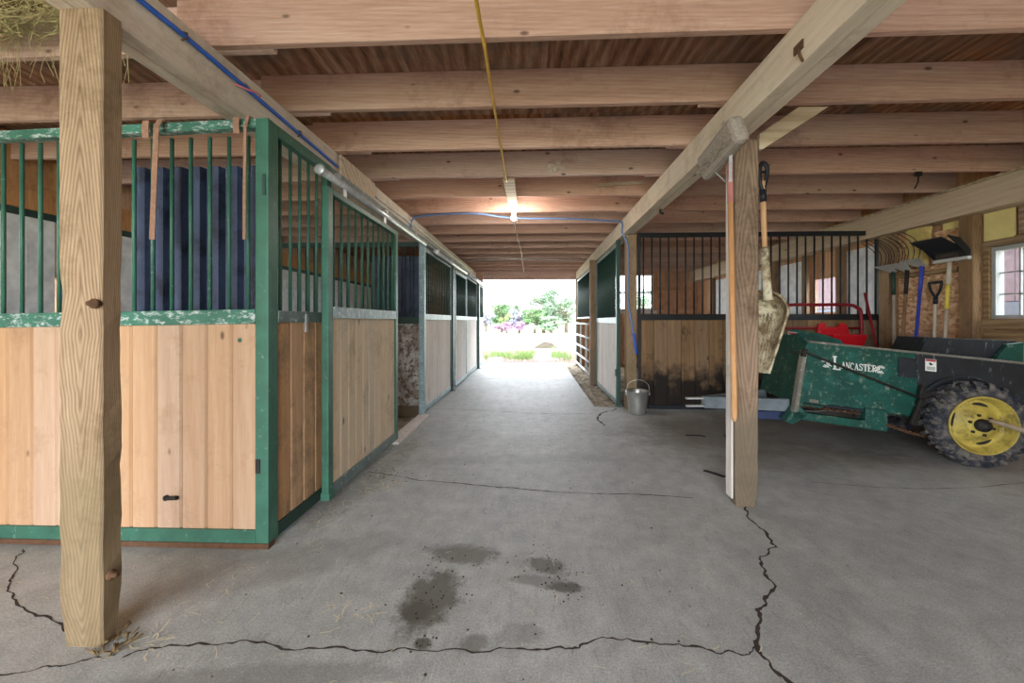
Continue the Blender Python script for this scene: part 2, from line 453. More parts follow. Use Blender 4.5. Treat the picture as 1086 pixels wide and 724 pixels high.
def mat_leaf(name, a, b):
    k = NT(name); c = k.coords(True)
    col = k.mix(k.math('FRACT', k.math('MULTIPLY', k.rand, 5.3)), lin(a), lin(b))
    return k.finish(col, .8, 0, .2)
M['leaf'] = mat_leaf('green leaves', (70, 96, 62), (106, 130, 92))
M['leaf_grey'] = mat_leaf('grey green leaves', (98, 118, 100), (128, 146, 122))
M['leaf_bright'] = mat_leaf('spring leaves', (104, 130, 74), (140, 158, 100))
M['leaf_pink'] = mat_leaf('pink blossom', (128, 96, 124), (148, 120, 144))
M['leaf_lilac'] = mat_leaf('lilac blossom', (122, 122, 142), (146, 144, 162))
M['grass'] = mat_leaf('grass blades', (86, 118, 62), (126, 150, 90))


def mat_glass():
    k = NT('window glass')
    k.t.nodes.remove(k.b)
    t = k.n('ShaderNodeBsdfTransparent'); t.inputs[0].default_value = (.92, .94, .95, 1)
    g = k.n('ShaderNodeBsdfGlossy'); g.inputs[0].default_value = (.9, .9, .9, 1); g.inputs['Roughness'].default_value = .05
    m = k.n('ShaderNodeMixShader'); m.inputs[0].default_value = .1
    k.l(t.outputs[0], m.inputs[1]); k.l(g.outputs[0], m.inputs[2]); k.l(m.outputs[0], k.out.inputs[0])
    return k.m
M['glass'] = mat_glass()


def mat_bulb():
    k = NT('glowing bulb')
    k.b.inputs['Emission Color'].default_value = (1, .95, .84, 1); k.b.inputs['Emission Strength'].default_value = 60
    return k.finish((1, 1, 1, 1), .4)
M['bulb'] = mat_bulb()

# --------------------------------------------------------------- the setting
WL, WR, YE = -4.43, 4.56, 11.08          # wall faces and the open end of the barn
JZ, DZ = 2.57, 2.805                     # joist underside, deck underside

m = MB()
poly = [(-4.9, -3.4), (4.9, -3.4), (4.9, 5.5), (.86, 5.5), (.86, 11.2), (-1.45, 11.2), (-1.45, 2.06), (-4.9, 2.06)]
m.prism(poly, lambda x, y: (x, y, -.12), lambda x, y: (x, y, 0))
floor = struct(m.build('floor', M['concrete']))


def wander(pts, amp, depth=3):
    pts = [Vector((p[0], p[1], 0)) for p in pts]
    for d in range(depth):
        q = [pts[0]]
        for a, b in zip(pts, pts[1:]):
            mid = (a + b) / 2; n = Vector((-(b - a).y, (b - a).x, 0))
            if n.length > 0: n.normalize()
            ln = (b - a).length
            q += [mid + n * random.uniform(-1, 1) * min(amp, ln * .18), b]
        pts = q; amp *= .6
    return pts


CR = {
 'A': ([(1.39, 2.62), (1.346, 2.511), (1.313, 2.32), (1.291, 2.175), (1.294, 2.131), (1.156, 2.042), (1.117, 1.927), (1.1, 1.839), (.991, 1.703), (.903, 1.595), (.827, 1.479), (.832, 1.419), (.852, 1.333), (.95, 1.1)], .016),
 'B': ([(-1.461, 1.335), (-1.422, 1.365), (-1.342, 1.393), (-1.14, 1.41), (-.959, 1.409), (-.775, 1.4), (-.562, 1.393), (-.411, 1.407), (-.154, 1.414), (-.017, 1.427), (.12, 1.437), (.211, 1.47), (.356, 1.494), (.542, 1.476), (.662, 1.44), (.76, 1.436), (.825, 1.475)], .009),
 'C': ([(-1.312, 3.061), (-1.14, 3.01), (-.811, 2.898), (-.448, 2.846), (-.237, 2.806), (-.034, 2.783), (.23, 2.748), (.554, 2.732), (1.084, 2.696)], .010),
 'D': ([(-2.676, 1.948), (-2.628, 1.884), (-2.447, 1.744), (-2.307, 1.635), (-2.13, 1.551), (-1.892, 1.479), (-1.72, 1.43)], .009),
 'E': ([(-1.225, 5.309), (-.563, 5.169), (-.062, 5.083), (.423, 5.052), (.795, 5.119)], .012),
 'F': ([(1.16, 5.408), (.999, 5.233), (.851, 5.02), (.78, 4.735), (.81, 4.524)], .028),
 'G': ([(-1.161, 8.123), (-.484, 8.019), (.38, 7.927), (.86, 7.9)], .016),
 'I': ([(-1.95, 1.18), (-1.802, 1.251), (-1.687, 1.292), (-1.562, 1.331), (-1.5, 1.345)], .006),
 'J': ([(2.068, 3.001), (2.418, 2.932), (2.93, 2.922), (3.631, 3.049)], .006),
}
for key, (pts, w) in CR.items():
    w_pts = wander(pts, .03 if w > .012 else .018)
    mb = MB()
    ws = [w * random.uniform(.35, 1.25) for _ in w_pts]
    mb.strip([(p.x, p.y, .0012) for p in w_pts], ws)
    o = struct(mb.build('floor_crack', M['crack'], floor))

m = MB()
m.grid(lambda u, v: (-14 + 28 * u, 2.1 + 9.2 * v, -.05 + .0 * u), 4, 4, False)
struct(m.build('ground', M['dirt']))
m = MB()
m.grid(lambda u, v: (-90 + 180 * u, -30 + 150 * v, -.135 + (.35 * mnoise.noise(Vector((u * 30, v * 30, 3))) * max(0, min(1, (v * 150 - 46) / 15)))), 60, 60)
struct(m.build('field', M['meadow']))
# loose dirt beside the slab edge and in the yard at the open end
m = MB()
m.grid(lambda u, v: (.85 + .5 * u, 5.5 + 5.6 * v, -.055 + .085 * abs(mnoise.noise(Vector((u * 5, v * 36, 1)))) + .03 * mnoise.noise(Vector((u * 14, v * 90, 8)))), 16, 110)
tag(m.build('loose_dirt', M['dirt']), 'strip of loose trampled dirt between the slab edge and the tube gate', 'dirt', kind='stuff')
m = MB()
m.grid(lambda u, v: (-7 + 14 * u, 11.2 + 6.5 * v, -.125 + .12 * max(0, mnoise.noise(Vector((u * 9, v * 5, 4)))) * min(1, v * 6) * (1 - v)), 60, 40)
tag(m.build('yard_mud', M['yard_mud']), 'churned bare mud in the yard just beyond the open barn end', 'mud', kind='stuff')

# deck and walls
m = MB(); 
for i in range(10):
    y0 = -3.2 + i * 1.56
    for j in range(4):
        m.box(-4.75 + j * 2.42, -4.75 + (j + 1) * 2.42, y0, min(y0 + 1.56, 11.2), DZ, DZ + .02)
struct(m.build('ceiling', M['deck']))

# side wall inside the stalls
m = MB(); m.box(WL - .06, WL, -3.2, 2.12, -.05, DZ).box(WL - .06, WL, 2.12, 2.95, -.05, .9).box(WL - .06, WL, 2.12, 2.95, 2.08, DZ).box(WL - .06, WL, 2.95, 3.44, -.05, DZ).box(WL - .06, WL, 3.475, 5.12, -.05, DZ).box(WL - .06, WL, 6.0, 11.1, -.05, DZ).box(WL - .06, WL, 5.12, 6.0, -.05, .9).box(WL - .06, WL, 5.12, 6.0, 2.08, DZ).box(WL - .06, WL, 3.44, 3.475, -.05, 1.1).box(WL - .06, WL, 3.44, 3.475, 1.6, DZ)
wl = struct(m.build('wall_left', M['wall_board']))
m = MB()
y = 2.05
while y < 11:
    if 1.9 < y < 2.9 or 4.9 < y < 6.0:
        m.box(WL, WL + .012, y, y + .296, 0, .89)
    elif not (3.2 < y < 3.47):
        m.box(WL, WL + .012, y, min(y + .3, 11.05) - .004, .0, 2.11)
    else:
        m.box(WL, WL + .012, y, 3.44, .0, 2.11).box(WL, WL + .012, 3.475, y + .296, .0, 2.11)
    y += .3
struct(m.build('wall_left_panel', M['white_panel'], wl))
m = MB(); m.box(WL, WL + .03, 2.05, 11.05, 2.11, 2.17)
struct(m.build('trim_1', M['green_dark'], wl))
m = MB(); m.box(WL, WL + .04, 2.05, 11.05, 2.172, 2.40)
struct(m.build('wall_left_board', M['wall_board'], wl))


def wall_boards(T, a0, a1, z0, z1, holes, bw=.19, t=.022):
    """vertical boards with rectangular openings; T(a, t, z)"""
    mb = MB(T)
    a = a0
    while a < a1 - 1e-4:
        b = min(a + bw, a1)
        cuts = sorted(set([a, b] + [h for ho in holes for h in ho[:2] if a < h < b]))
        for c0, c1 in zip(cuts, cuts[1:]):
            segs = [(z0, z1)]
            for ha, hb, hz0, hz1 in holes:
                if c0 >= ha - 1e-6 and c1 <= hb + 1e-6:
                    segs = [s for q0, q1 in segs for s in ((q0, min(q1, hz0)), (max(q0, hz1), q1)) if s[1] - s[0] > 1e-4]
            for q0, q1 in segs:
                mb.box(c0, c1 - .003, 0, t, q0, q1)
        a = b
    return mb


TR = lambda a, t, z: (WR + t, a, z)
wr = struct(wall_boards(TR, -3.2, 11.1, -.05, DZ, [(3.0, 4.06, 1.22, 1.92), (6.05, 6.52, 1.33, 1.86)]).build('wall_right', M['wall_board']))
TB = lambda a, t, z: (a, YE + t, z)
struct(wall_boards(TB, -4.43, -1.41, -.05, DZ, []).build('wall_back_west', M['wall_board']))
wb = struct(wall_boards(TB, 1.2, 4.56, -.05, DZ, [(2.25, 3.36, 1.49, 2.49)]).build('wall_back_east', M['wall_board']))
TG = lambda a, t, z: (a, -3.2 - t, z)
struct(wall_boards(TG, 1.1, 4.56, -.05, DZ, []).build('wall_front_east', M['wall_board']))
struct(wall_boards(TG, -4.43, -3.6, -.05, DZ, []).build('wall_front_west', M['wall_board']))
m = MB(); m.box(-1.41, 1.2, 11.08, 11.12, 2.36, DZ); struct(m.build('wall_back_header', M['joist']))
m = MB()
for z in (.9, 1.42, 2.05):
    m.box(3.42, 4.5, YE - .04, YE, z, z + .09)
struct(m.build('trim_2', M['wall_board'], wb))

m = MB(TR)
for (a0, a1, z0, z1) in ((5.28, 5.85, 0, 2.2), (6.75, 7.4, 0, 2.2), (7.5, 8.6, 0, 2.2), (8.7, 9.9, 0, 2.2), (5.9, 6.72, 0, 1.3)):
    n_ = max(1, int((a1 - a0) / .28))
    for i in range(n_): m.box(a0 + (a1 - a0) * i / n_, a0 + (a1 - a0) * (i + 1) / n_ - .006, -.03, -.002, z0, z1)
struct(m.build('wall_right_panel', M['white_panel'], wr))
m = MB(TR)
for a in (5.87, 6.60, 7.43, 8.63, 9.95): m.box(a, a + .09, -.10, -.032, 0, 2.268)
struct(m.build('wall_right_stud', M['post_dark'], wr))
# window at the tool wall
win = MB()
for z in (1.22, 1.885): win.box(WR - .03, WR + .05, 3.0, 4.06, z, z + .035)
for y in (3.0, 3.52, 4.025): win.box(WR - .03, WR + .05, y, y + .035, 1.255, 1.885)
w1 = struct(win.build('window_1', M['alu_frame']))
g = MB(); g.box(WR + .015, WR + .02, 3.03, 4.03, 1.25, 1.89); struct(g.build('window_pane', M['glass'], w1))
g = MB()
for y in (3.2, 3.36, 3.68, 3.86): g.box(WR + .01, WR + .028, y, y + .014, 1.255, 1.885)
for z in (1.45, 1.66): g.box(WR + .01, WR + .028, 3.03, 4.03, z, z + .014)
struct(g.build('window_muntin', M['alu_frame'], w1))
g = MB(); g.box(WR - .06, WR, 2.9, 4.12, 1.12, 1.215).box(WR - .05, WR, 2.9, 4.12, 1.925, 2.0).box(WR - .05, WR, 4.065, 4.115, 1.215, 1.925)
g.box(WR - .04, WR, 2.9, 4.12, .98, 1.11); struct(g.build('window_casing', M['rough_board'], w1))
# window in the end wall
win = MB()
for z in (1.49, 1.965, 2.455): win.box(2.25, 3.36, YE - .03, YE + .03, z, z + .05)
for x in (2.25, 2.76, 3.31): win.box(x, x + .05, YE - .03, YE + .03, 1.54, 2.455)
w2 = struct(win.build('window_2', M['white_frame']))
g = MB(); g.box(2.28, 3.33, YE + .005, YE + .01, 1.52, 2.47); struct(g.build('window_pane', M['glass'], w2))
g = MB(); g.box(2.2, 3.45, YE - .05, YE - .03, 1.40, 1.48); struct(g.build('window_sill', M['white_frame'], w2))

# unseen windows added to the side wall to let daylight into the stalls
for n_, y0, y1 in ((3, 2.12, 2.95), (4, 5.12, 6.0)):
    win = MB()
    for z in (.9, 1.47, 2.04): win.box(WL - .05, WL + .02, y0, y1, z, z + .04)
    for y in (y0, (y0 + y1) / 2 - .02, y1 - .04): win.box(WL - .05, WL + .019, y, y + .04, .94, 2.04)
    wn = struct(win.build('window_%d' % n_, M['white_frame']))
    g = MB(); g.box(WL - .03, WL - .025, y0 + .02, y1 - .02, .92, 2.06); struct(g.build('window_pane', M['glass'], wn))

# --------------------------------------------------------------- timber frame
def rough_post(x0, x1, y0, y1, z0, z1, seed, wane=.006, n=36, foot=False):
    rnd = random.Random(seed)
    mb = MB(); rings = []
    cs = ((x0, y0), (x1, y0), (x1, y1), (x0, y1))
    off = [[0, 0] for _ in cs]
    for i in range(n + 1):
        z = z0 + (z1 - z0) * i / n
        t = i / n
        ring = []
        for k, (x, y) in enumerate(cs):
            nx = mnoise.noise(Vector((z * 4.3, k * 7.1, seed))) * wane + rnd.uniform(-.2, .2) * wane
            cx, cy = (1 if k in (0, 3) else -1), (1 if k in (0, 1) else -1)
            e = abs(nx) * (1.6 if t < .6 else .4)
            ft = max(0, (.06 - t) / .06) * .012 if foot else 0
            c = .007   # eased corner: two points
            xx, yy = x + cx * (e + ft), y + cy * (e * .4 + ft)
            if k == 0: ring += [(xx, yy + c), (xx + c, yy)]
            elif k == 1: ring += [(xx - c, yy), (xx, yy + c)]
            elif k == 2: ring += [(xx, yy - c), (xx - c, yy)]
            else: ring += [(xx + c, yy), (xx, yy - c)]
        rings.append([mb.v((a, b, z)) for a, b in ring])
    for a, b in zip(rings, rings[1:]):
        for k in range(8): mb.face([a[k], a[(k + 1) % 8], b[(k + 1) % 8], b[k]])
    mb.face(list(reversed(rings[0]))); mb.face(rings[-1])
    return mb


t = thing('support_post', 'tall grained timber post standing in front of the green barred stall panel', 'post', (-1.65, 1.4, 0))
rough_post(-1.737, -1.567, 1.36, 1.437, 0, 2.34, 1, .009, foot=True).build('post', M['post'], t)
for z, yy, xx in ((1.262, 1.36, -1.585), (.26, 1.385, -1.567)):
    mb = MB(); ax = (0, -1, 0) if xx < -1.57 else (1, 0, 0)
    mb.lathe([(.012, -.01), (.012, .004), (.018, .005), (.018, .014), (.009, .016), (.009, .03), (0, .031)], (xx, yy, z), ax, 12)
    mb.build('rusty_bolt', M['rust'], t)
mb = MB()
for i in range(26):
    a = random.uniform(0, 2 * pi); p = Vector((-1.57 + random.uniform(-.03, .07), 1.39 + random.uniform(-.06, .06), .006))
    mb.tube([p, p + Vector((cos(a) * .03, sin(a) * .03, random.uniform(0, .02)))], random.uniform(.0015, .004), 5)
tag(mb.build('litter', M['rot']), 'rotted wood crumbs and chaff at the foot of the grained post', 'litter', kind='stuff')

t = thing('support_post', 'timber post with a broom and a white scoop hanging on it', 'post', (1.385, 2.62, 0))
rough_post(1.30, 1.45, 2.57, 2.68, 0, 2.36, 2, .005, foot=True).build('post', M['post_dark'], t)
rough_post(1.285, 1.299, 2.585, 2.67, .05, 2.25, 3, .002).build('side_batten', M['pine_grey'], t)
t = thing('support_post', 'slim timber post carrying the blue hose behind the metal bucket', 'post', (1.335, 5.4, 0))
rough_post(1.265, 1.402, 5.335, 5.47, 0, 2.36, 4, .004).build('post', M['post'], t)
t = thing('support_post', 'dark timber post between the pale stall front and the tube gate', 'post', (1.29, 7.6, 0))
rough_post(1.10, 1.225, 7.53, 7.68, -.03, 2.36, 5, .006).build('post', M['post_dark'], t)
t = thing('support_post', 'grey timber post at the open barn end where the tube gate stops', 'post', (1.3, 11.0, 0))
rough_post(1.2, 1.34, 10.93, 11.06, -.05, 2.36, 6, .005).build('post', M['post_dark'], t)
t = thing('support_post', 'square timber wall post at the end of the black barred partition', 'post', (4.49, 5.1, 0))
rough_post(4.42, 4.555, 5.06, 5.2, 0, 2.27, 7, .004).build('post', M['post'], t)
t = thing('support_post', 'rough timber wall post between the tool wall and the window', 'post', (4.49, 4.2, 0))
rough_post(4.42, 4.555, 4.12, 4.26, 0, 2.27, 8, .012).build('post', M['post_dark'], t)

# long girders
t = thing('timber_girder', 'long pale timber girder running above the row of green stall fronts', 'girder', (-1.67, 5, 2.34))
m = MB(); m.box(-1.74, -1.672, -3.15, 11.06, 2.34, 2.57).box(-1.668, -1.60, -3.15, 11.06, 2.34, 2.57); m.build('plank', M['beam'], t, bevel=.004)
m = MB(); m.box(-1.597, -1.575, 3.16, 3.85, 2.345, 2.568); m.build('splice_plate', M['lath'], t, bevel=.002)
t = thing('timber_girder', 'long pale timber girder over the broom post and tube gate', 'girder', (1.29, 5, 2.36))
m = MB(); m.box(1.21, 1.285, -3.15, 11.06, 2.36, 2.57).box(1.29, 1.36, -3.15, 11.06, 2.362, 2.57); m.build('plank', M['beam'], t, bevel=.004)
m = MB(); m.prism([(1.70, 2.568), (1.885, 2.565), (1.475, 2.30), (1.455, 2.30), (1.455, 2.40)], lambda x, z: (x, 2.575, z), lambda x, z: (x, 2.61, z)); tag(m.build('knee_brace', M['lath'], bevel=.002), 'short pale knee brace between the broom post and a bay joist', 'brace')
m = MB(); m.tube([(1.33, 4.14, 2.40), (1.33, 4.14, 2.33), (1.35, 4.12, 2.31)], .014, 8); m.build('hook', M['dark_iron'], t)
m = MB(); m.box(1.203, 1.212, 1.80, 1.86, 2.42, 2.46).tube([(1.207, 1.83, 2.44), (1.2, 1.815, 2.40), (1.205, 1.80, 2.36)], .006, 6); m.build('wire_stub', M['rust'], t)
t = thing('timber_girder', 'knotty timber plate along the top of the tool wall', 'girder', (4.4, 5, 2.27))
m = MB(); m.box(4.35, 4.55, -3.15, 11.05, 2.27, 2.55); m.build('plank', M['beam_wall'], t, bevel=.004)
m = MB(); m.box(4.335, 4.55, -3.15, 11.05, 2.551, 2.569); m.build('cap_strip', M['lath'], t, bevel=.002)

# joists: aisle row, and the rows over the side bays, lapped over the girders
ORD = ['first', 'second', 'third', 'fourth', 'fifth', 'sixth', 'seventh', 'eighth', 'ninth', 'tenth', 'eleventh', 'twelfth', 'thirteenth', 'fourteenth', 'fifteenth', 'sixteenth']
rj = random.Random(3)
JY = [1.885 + .605 * k for k in range(16)]
for k, y in enumerate(JY):
    last = len(JY) - 1 - k
    name = ORD[last] if last else 'first'
    dz = rj.uniform(0, .004)
    m = MB(); m.box(-1.78, 1.42 + rj.uniform(0, .2), y, y + .038, JZ + dz * 0, DZ - .002)
    tag(m.build('ceiling_joist', M['joist'], bevel=.003), f'{name} reddish joist spanning the aisle ceiling, counted from the open barn end', 'joist', 'joists over the aisle')
    m = MB(); m.box(1.06 if k else 1.55, 4.5, y + .04, y + .078, JZ, DZ - .002)
    tag(m.build('ceiling_joist', M['joist'], bevel=.003), f'{name} brown joist over the spreader bay, counted from the open barn end', 'joist', 'joists over the spreader bay')
    if k < 9:
        m = MB(); m.box(-4.42, -1.28 + rj.uniform(-.08, .05), y + .04, y + .078, JZ, DZ - .002)
        tag(m.build('ceiling_joist', M['joist'], bevel=.003), f'{ORD[k]} brown joist over the green stalls, counted from the grained post inward', 'joist', 'joists over the stalls')
m = MB(); m.bar((.70, 4.26, 2.66), (1.19, 4.262, 2.69), .022, .03); tag(m.build('wooden_lath', M['lath']), 'loose pale lath tacked askew to an aisle joist beside the girder', 'lath')
bmn = MB()
for i in range(14):
    c = (.22 + random.uniform(-.07, .07), 3.695, 2.64 + random.uniform(-.03, .05)); r = random.uniform(.018, .035)
    bmn.lathe([(r * sin(a), -r * .5 * cos(a)) for a in (0.01, .5, 1.0, 1.57, 2.1, 2.6, 3.13)], c, (0, -1, 0), 10)
tag(bmn.build('mud_nest', M['nest']), 'pale crusty wasp nest stuck on the face of an aisle joist', 'nest')

# ------------------------------------------------------------- stall fronts
def panel(name, label, T, W, z0, zt, cat='stall barrier', group=None, mid=(1.19, 1.26), top_h=.05, bot_h=.07, stile=.065, depth=.045,
          bars=6, bar_r=.0095, boards=5, m_frame='green', m_top=None, m_mid=None, m_bot=None, m_bars=None, m_boards='pine', mesh=False,
          bar0=None, bar1=None, board_off=0.0, lower=True, origin=None):
    """a framed steel panel: boards below the mid rail, upright bars above it; T(a, t, z), t = 0 the front face, t < 0 behind"""
    o = thing(name, label, cat, T(W / 2, -depth / 2, z0), group)
    MB(T).box(0, stile, -depth, 0, z0, zt).build('stile', M[m_frame], o, bevel=.004)
    MB(T).box(W - stile, W, -depth, 0, z0, zt).build('stile', M[m_frame], o, bevel=.004)
    MB(T).box(stile, W - stile, -depth, 0, zt - top_h, zt).build('top_rail', M[m_top or m_frame], o, bevel=.004)
    MB(T).box(stile, W - stile, -depth, .004, mid[0], mid[1]).build('mid_rail', M[m_mid or m_frame], o, bevel=.004)
    zb = z0
    if lower:
        MB(T).box(stile, W - stile, -depth, 0, z0, z0 + bot_h).build('bottom_rail', M[m_bot or m_frame], o, bevel=.004)
        mb = MB(T)
        bw = (W - 2 * stile) / boards
        for i in range(boards):
            a = stile + i * bw
            x0, x1 = a + .001, a + bw - .001
            c = .009       # eased long edges make the grooves
            zA, zB = z0 + bot_h - .004, mid[0] + .004
            prof = [(x0, -.035), (x0, -.012 - c), (x0 + c, -.012), (x1 - c, -.012), (x1, -.012 - c), (x1, -.035)]
            mb.prism(prof, lambda p, q: (p, q, zA), lambda p, q: (p, q, zB))
        mb.build('board_panel', M[m_boards], o)
    b0 = stile + .045 if bar0 is None else bar0
    b1 = W - stile - .045 if bar1 is None else bar1
    first = None
    for i in range(bars):
        a = b0 + (b1 - b0) * i / max(1, bars - 1)
        p0 = Vector(T(a, -depth / 2, mid[1] - .01)); p1 = Vector(T(a, -depth / 2, zt - top_h + .01))
        if first is None:
            first = MB().tube([p0, p1], bar_r, 8).build('bar', M[m_bars or m_frame], o); f0 = p0
        else:
            copies(first, o, [p0 - f0])
    if mesh:
        mb = MB(T)
        z = mid[1] + .08
        while z < zt - top_h:
            mb.tube([(stile, -depth / 2 - bar_r, z), (W - stile, -depth / 2 - bar_r, z)], .004, 5); z += .085
        mb.build('wire_mesh', M[m_bars or m_frame], o)
    return o


FA = (-4.40, 1.958); FB = (-1.385, 1.995)
FW = 3.015
fu = Vector((FB[0] - FA[0], FB[1] - FA[1], 0)).normalized(); fn = Vector((fu.y, -fu.x, 0))


def TF(a, t, z):      # the panel sags a little away from its corner
    s = (1 - a / FW)
    return Vector((FA[0], FA[1], 0)) + fu * a + fn * t + Vector((0, 0, z + s * (.012 - .048 * z)))


fp = panel('stall_barrier', 'wide stall panel of pine boards and green bars behind the grained post', TF, FW, .03, 2.265, mid=(1.185, 1.262), top_h=.05, stile=.07,
           bars=28, bar0=.085, bar1=FW - .123, boards=21, m_top='green_worn', m_mid='green_worn', m_bot='green')
MB(TF).box(0, FW, -.05, -.002, 0, .028).build('base_plate', M['rust'], fp)
MB(TF).box(FW - .066, FW - .042, .0, .006, .40, .475).build('latch_plate', M['dark_iron'], fp, bevel=.002)
MB(TF).box(FW - .03, FW - .012, .0, .006, 1.86, 1.97).build('latch_plate', M['green_dark'], fp, bevel=.002)
mb = MB(TF); mb.tube([(FW - .545, .0, .262), (FW - .49, .0, .265)], .011, 8).lathe([(.015, 0), (.015, .012), (0, .014)], (FW - .555, -.012, .262), (0, 1, 0), 10)
mb.build('bolt_stub', M['dark_iron'], fp)
mb = MB(TF); mb.lathe([(.011, -.012), (.011, -.008), (0, -.006)], (FW - .16, 0, 1.10), (0, 1, 0), 10); mb.build('screw_head', M['green'], fp)

TS = lambda a, t, z: Vector((-1.385 + t, 2.02 + a, z))
sp = panel('stall_barrier', 'narrow fixed stall side of grimy pine boards beside the corner post', TS, .62, .03, 2.262, mid=(1.19, 1.256), stile=.055, bars=5, bar0=.104, bar1=.472, boards=4,
           m_mid='green_grey', m_bot='green_dark', m_boards='pine_grimy', top_h=.06)
MB(TS).box(.30, .318, .002, .012, 1.13, 1.24).build('latch_hook', M['galv'], sp)

TD = lambda a, t, z: Vector((-1.30 + t, 2.44 + a, z))
sd = panel('sliding_stall_door', 'sliding stall door with weathered boards hanging open on the first track', TD, 1.29, .062, 2.06, 'stall door', mid=(1.215, 1.292), stile=.06,
           bars=11, bar0=.105, bar1=1.19, boards=10, m_mid='green_pale', m_bot='green_grey', m_boards='pine_old', top_h=.04, bot_h=.075)
MB(TD).box(-.004, .064, -.05, .008, .055, .10).build('corner_shoe', M['green'], sd)
for a in (.25, 1.0):
    mb = MB(TD); mb.box(a, a + .04, -.03, -.022, 2.05, 2.135); mb.build('hanger', M['galv'], sd)

# header tube and tracks
t = thing('stall_header', 'green steel header tube along the tops of the stall fronts', 'header', (-1.41, 6, 2.2))
MB().box(-1.43, -1.39, 2.645, 11.03, 2.205, 2.262).build('tube', M['green_grey'], t, bevel=.004)
for (y0, y1, lab) in ((2.40, 4.80, 'silver round door track above the weathered sliding door'), (5.34, 7.80, 'middle silver round door track above the closed stall fronts'), (8.24, 10.9, 'silver round door track closest to the open barn end')):
    t = thing('door_track', lab, 'door track', (-1.335, y0, 2.15), 'round door tracks')
    MB().tube([(-1.335, y0, 2.15), (-1.335, y1, 2.15)], .027, 14).build('tube', M['galv'], t)
    MB().lathe([(.029, -.004), (.034, 0), (.034, .012), (.024, .014), (.006, .018), (0, .018)], (-1.335, y0 + .006, 2.15), (0, -1, 0), 16).build('end_cap', M['galv'], t)
    for f in (.12, .5, .88):
        yy = y0 + (y1 - y0) * f
        MB().box(-1.39, -1.36, yy, yy + .04, 2.165, 2.235).box(-1.362, -1.33, yy, yy + .04, 2.172, 2.182).build('bracket', M['galv'], t)

def steel_post(x0, x1, y0, y1, z1, label, mat, name='steel_post', z0=0):
    m = MB(); m.box(x0, x1, y0, y1, z0, z1)
    m.box(x0 - .03, x1 + .03, y0 - .02, y1 + .02, z0, z0 + .008)
    return tag(m.build(name, M[mat], bevel=.004), label, 'steel post')

steel_post(-1.43, -1.36, 4.86, 4.93, 2.20, 'pale steel stall post beside the open stall doorway', 'green_pale')
TP = lambda y0, x=-1.385: (lambda a, t, z: Vector((x + t, y0 + a, z)))
panel('stall_barrier', 'stall front with fine wire mesh and greyed boards past the open doorway', TP(4.94), 1.69, .03, 2.15, mid=(1.21, 1.29), stile=.05, bars=15, boards=12,
      m_frame='green_grey', m_mid='green_pale', m_bot='green_pale', m_boards='pine_grey', m_bars='green_dark', mesh=True)
steel_post(-1.44, -1.36, 6.65, 6.74, 2.20, 'dark green steel post at the end of the meshed stall front', 'green_dark')
panel('sliding_stall_door', 'closed stall door of pale boards under the middle door track', TP(6.78, -1.35), 1.2, .05, 2.09, 'stall door', mid=(1.21, 1.29), stile=.05, bars=11, boards=9,
      m_frame='green_pale', m_bars='green_dark', m_boards='pine_grey', m_mid='green_pale')
panel('stall_barrier', 'fixed stall front of pale boards between two closed doors', TP(8.02), 1.70, .03, 2.15, mid=(1.21, 1.29), stile=.05, bars=15, boards=13,
      m_frame='green_grey', m_bars='green_dark', m_boards='pine_grey', m_mid='green_pale')
steel_post(-1.44, -1.34, 9.75, 9.87, 2.20, 'dark steel post before the last stall front', 'green_dark')
panel('stall_barrier', 'last short stall front with pinkish boards at the open barn end', TP(9.89), 1.12, .03, 2.15, mid=(1.21, 1.29), stile=.05, bars=10, boards=8,
      m_frame='green_grey', m_bars='green_dark', m_boards='pine_grey', m_mid='green_pale')
m = MB(); m.box(-1.43, -1.30, 3.74, 4.86, -.0, .028); tag(m.build('door_sill', M['pine_grey'], bevel=.004), 'worn timber sill across the open stall doorway', 'sill', kind='thing')

# partition between the first two stalls
t = thing('stall_partition', 'mud splattered white partition with dark bars inside the open stall', 'partition', (-2.9, 5.03, 0))
MB().box(-4.40, -1.46, 5.02, 5.04, .10, 1.16).build('white_panel', M['splattered'], t)
MB().box(-4.40, -1.46, 5.0, 5.05, 1.161, 1.25).build('mid_rail', M['green_dark'], t)
MB().box(-4.40, -1.46, 5.0, 5.05, 2.16, 2.22).build('top_rail', M['green_dark'], t)
MB().box(-4.40, -1.46, 5.0, 5.05, -.05, .098).build('base_board', M['post_dark'], t)
first = MB().tube([(-4.3, 5.025, 1.24), (-4.3, 5.025, 2.17)], .009, 8).build('bar', M['green_dark'], t)
copies(first, t, [(i * .11, 0, 0) for i in range(1, 26)])


def corrugated(x0, x1, y, z0, z1, pitch, depth):
    mb = MB(); pts = []
    x = x0
    while x < x1:
        pts += [(x, y), (x + pitch * .60, y), (x + pitch * .68, y + depth), (x + pitch * .92, y + depth)]
        x += pitch
    lo = [mb.v((a, b, z0)) for a, b in pts]; hi = [mb.v((a, b, z1)) for a, b in pts]
    for i in range(len(pts) - 1): mb.face([lo[i], lo[i + 1], hi[i + 1], hi[i]])
    return mb

tag(corrugated(-2.20, -1.49, 2.07, .06, 2.045, .105, .04).build('corrugated_sheet', M['corrugated'], solid=.003), 'blue black corrugated sheet standing behind the green bars by the corner', 'metal sheet')
tag(corrugated(-2.1, -1.50, 5.07, -.05, 2.05, .105, .022).build('corrugated_sheet', M['corrugated'], solid=.003), 'dark corrugated sheet behind the splattered partition, seen through the open doorway', 'metal sheet')

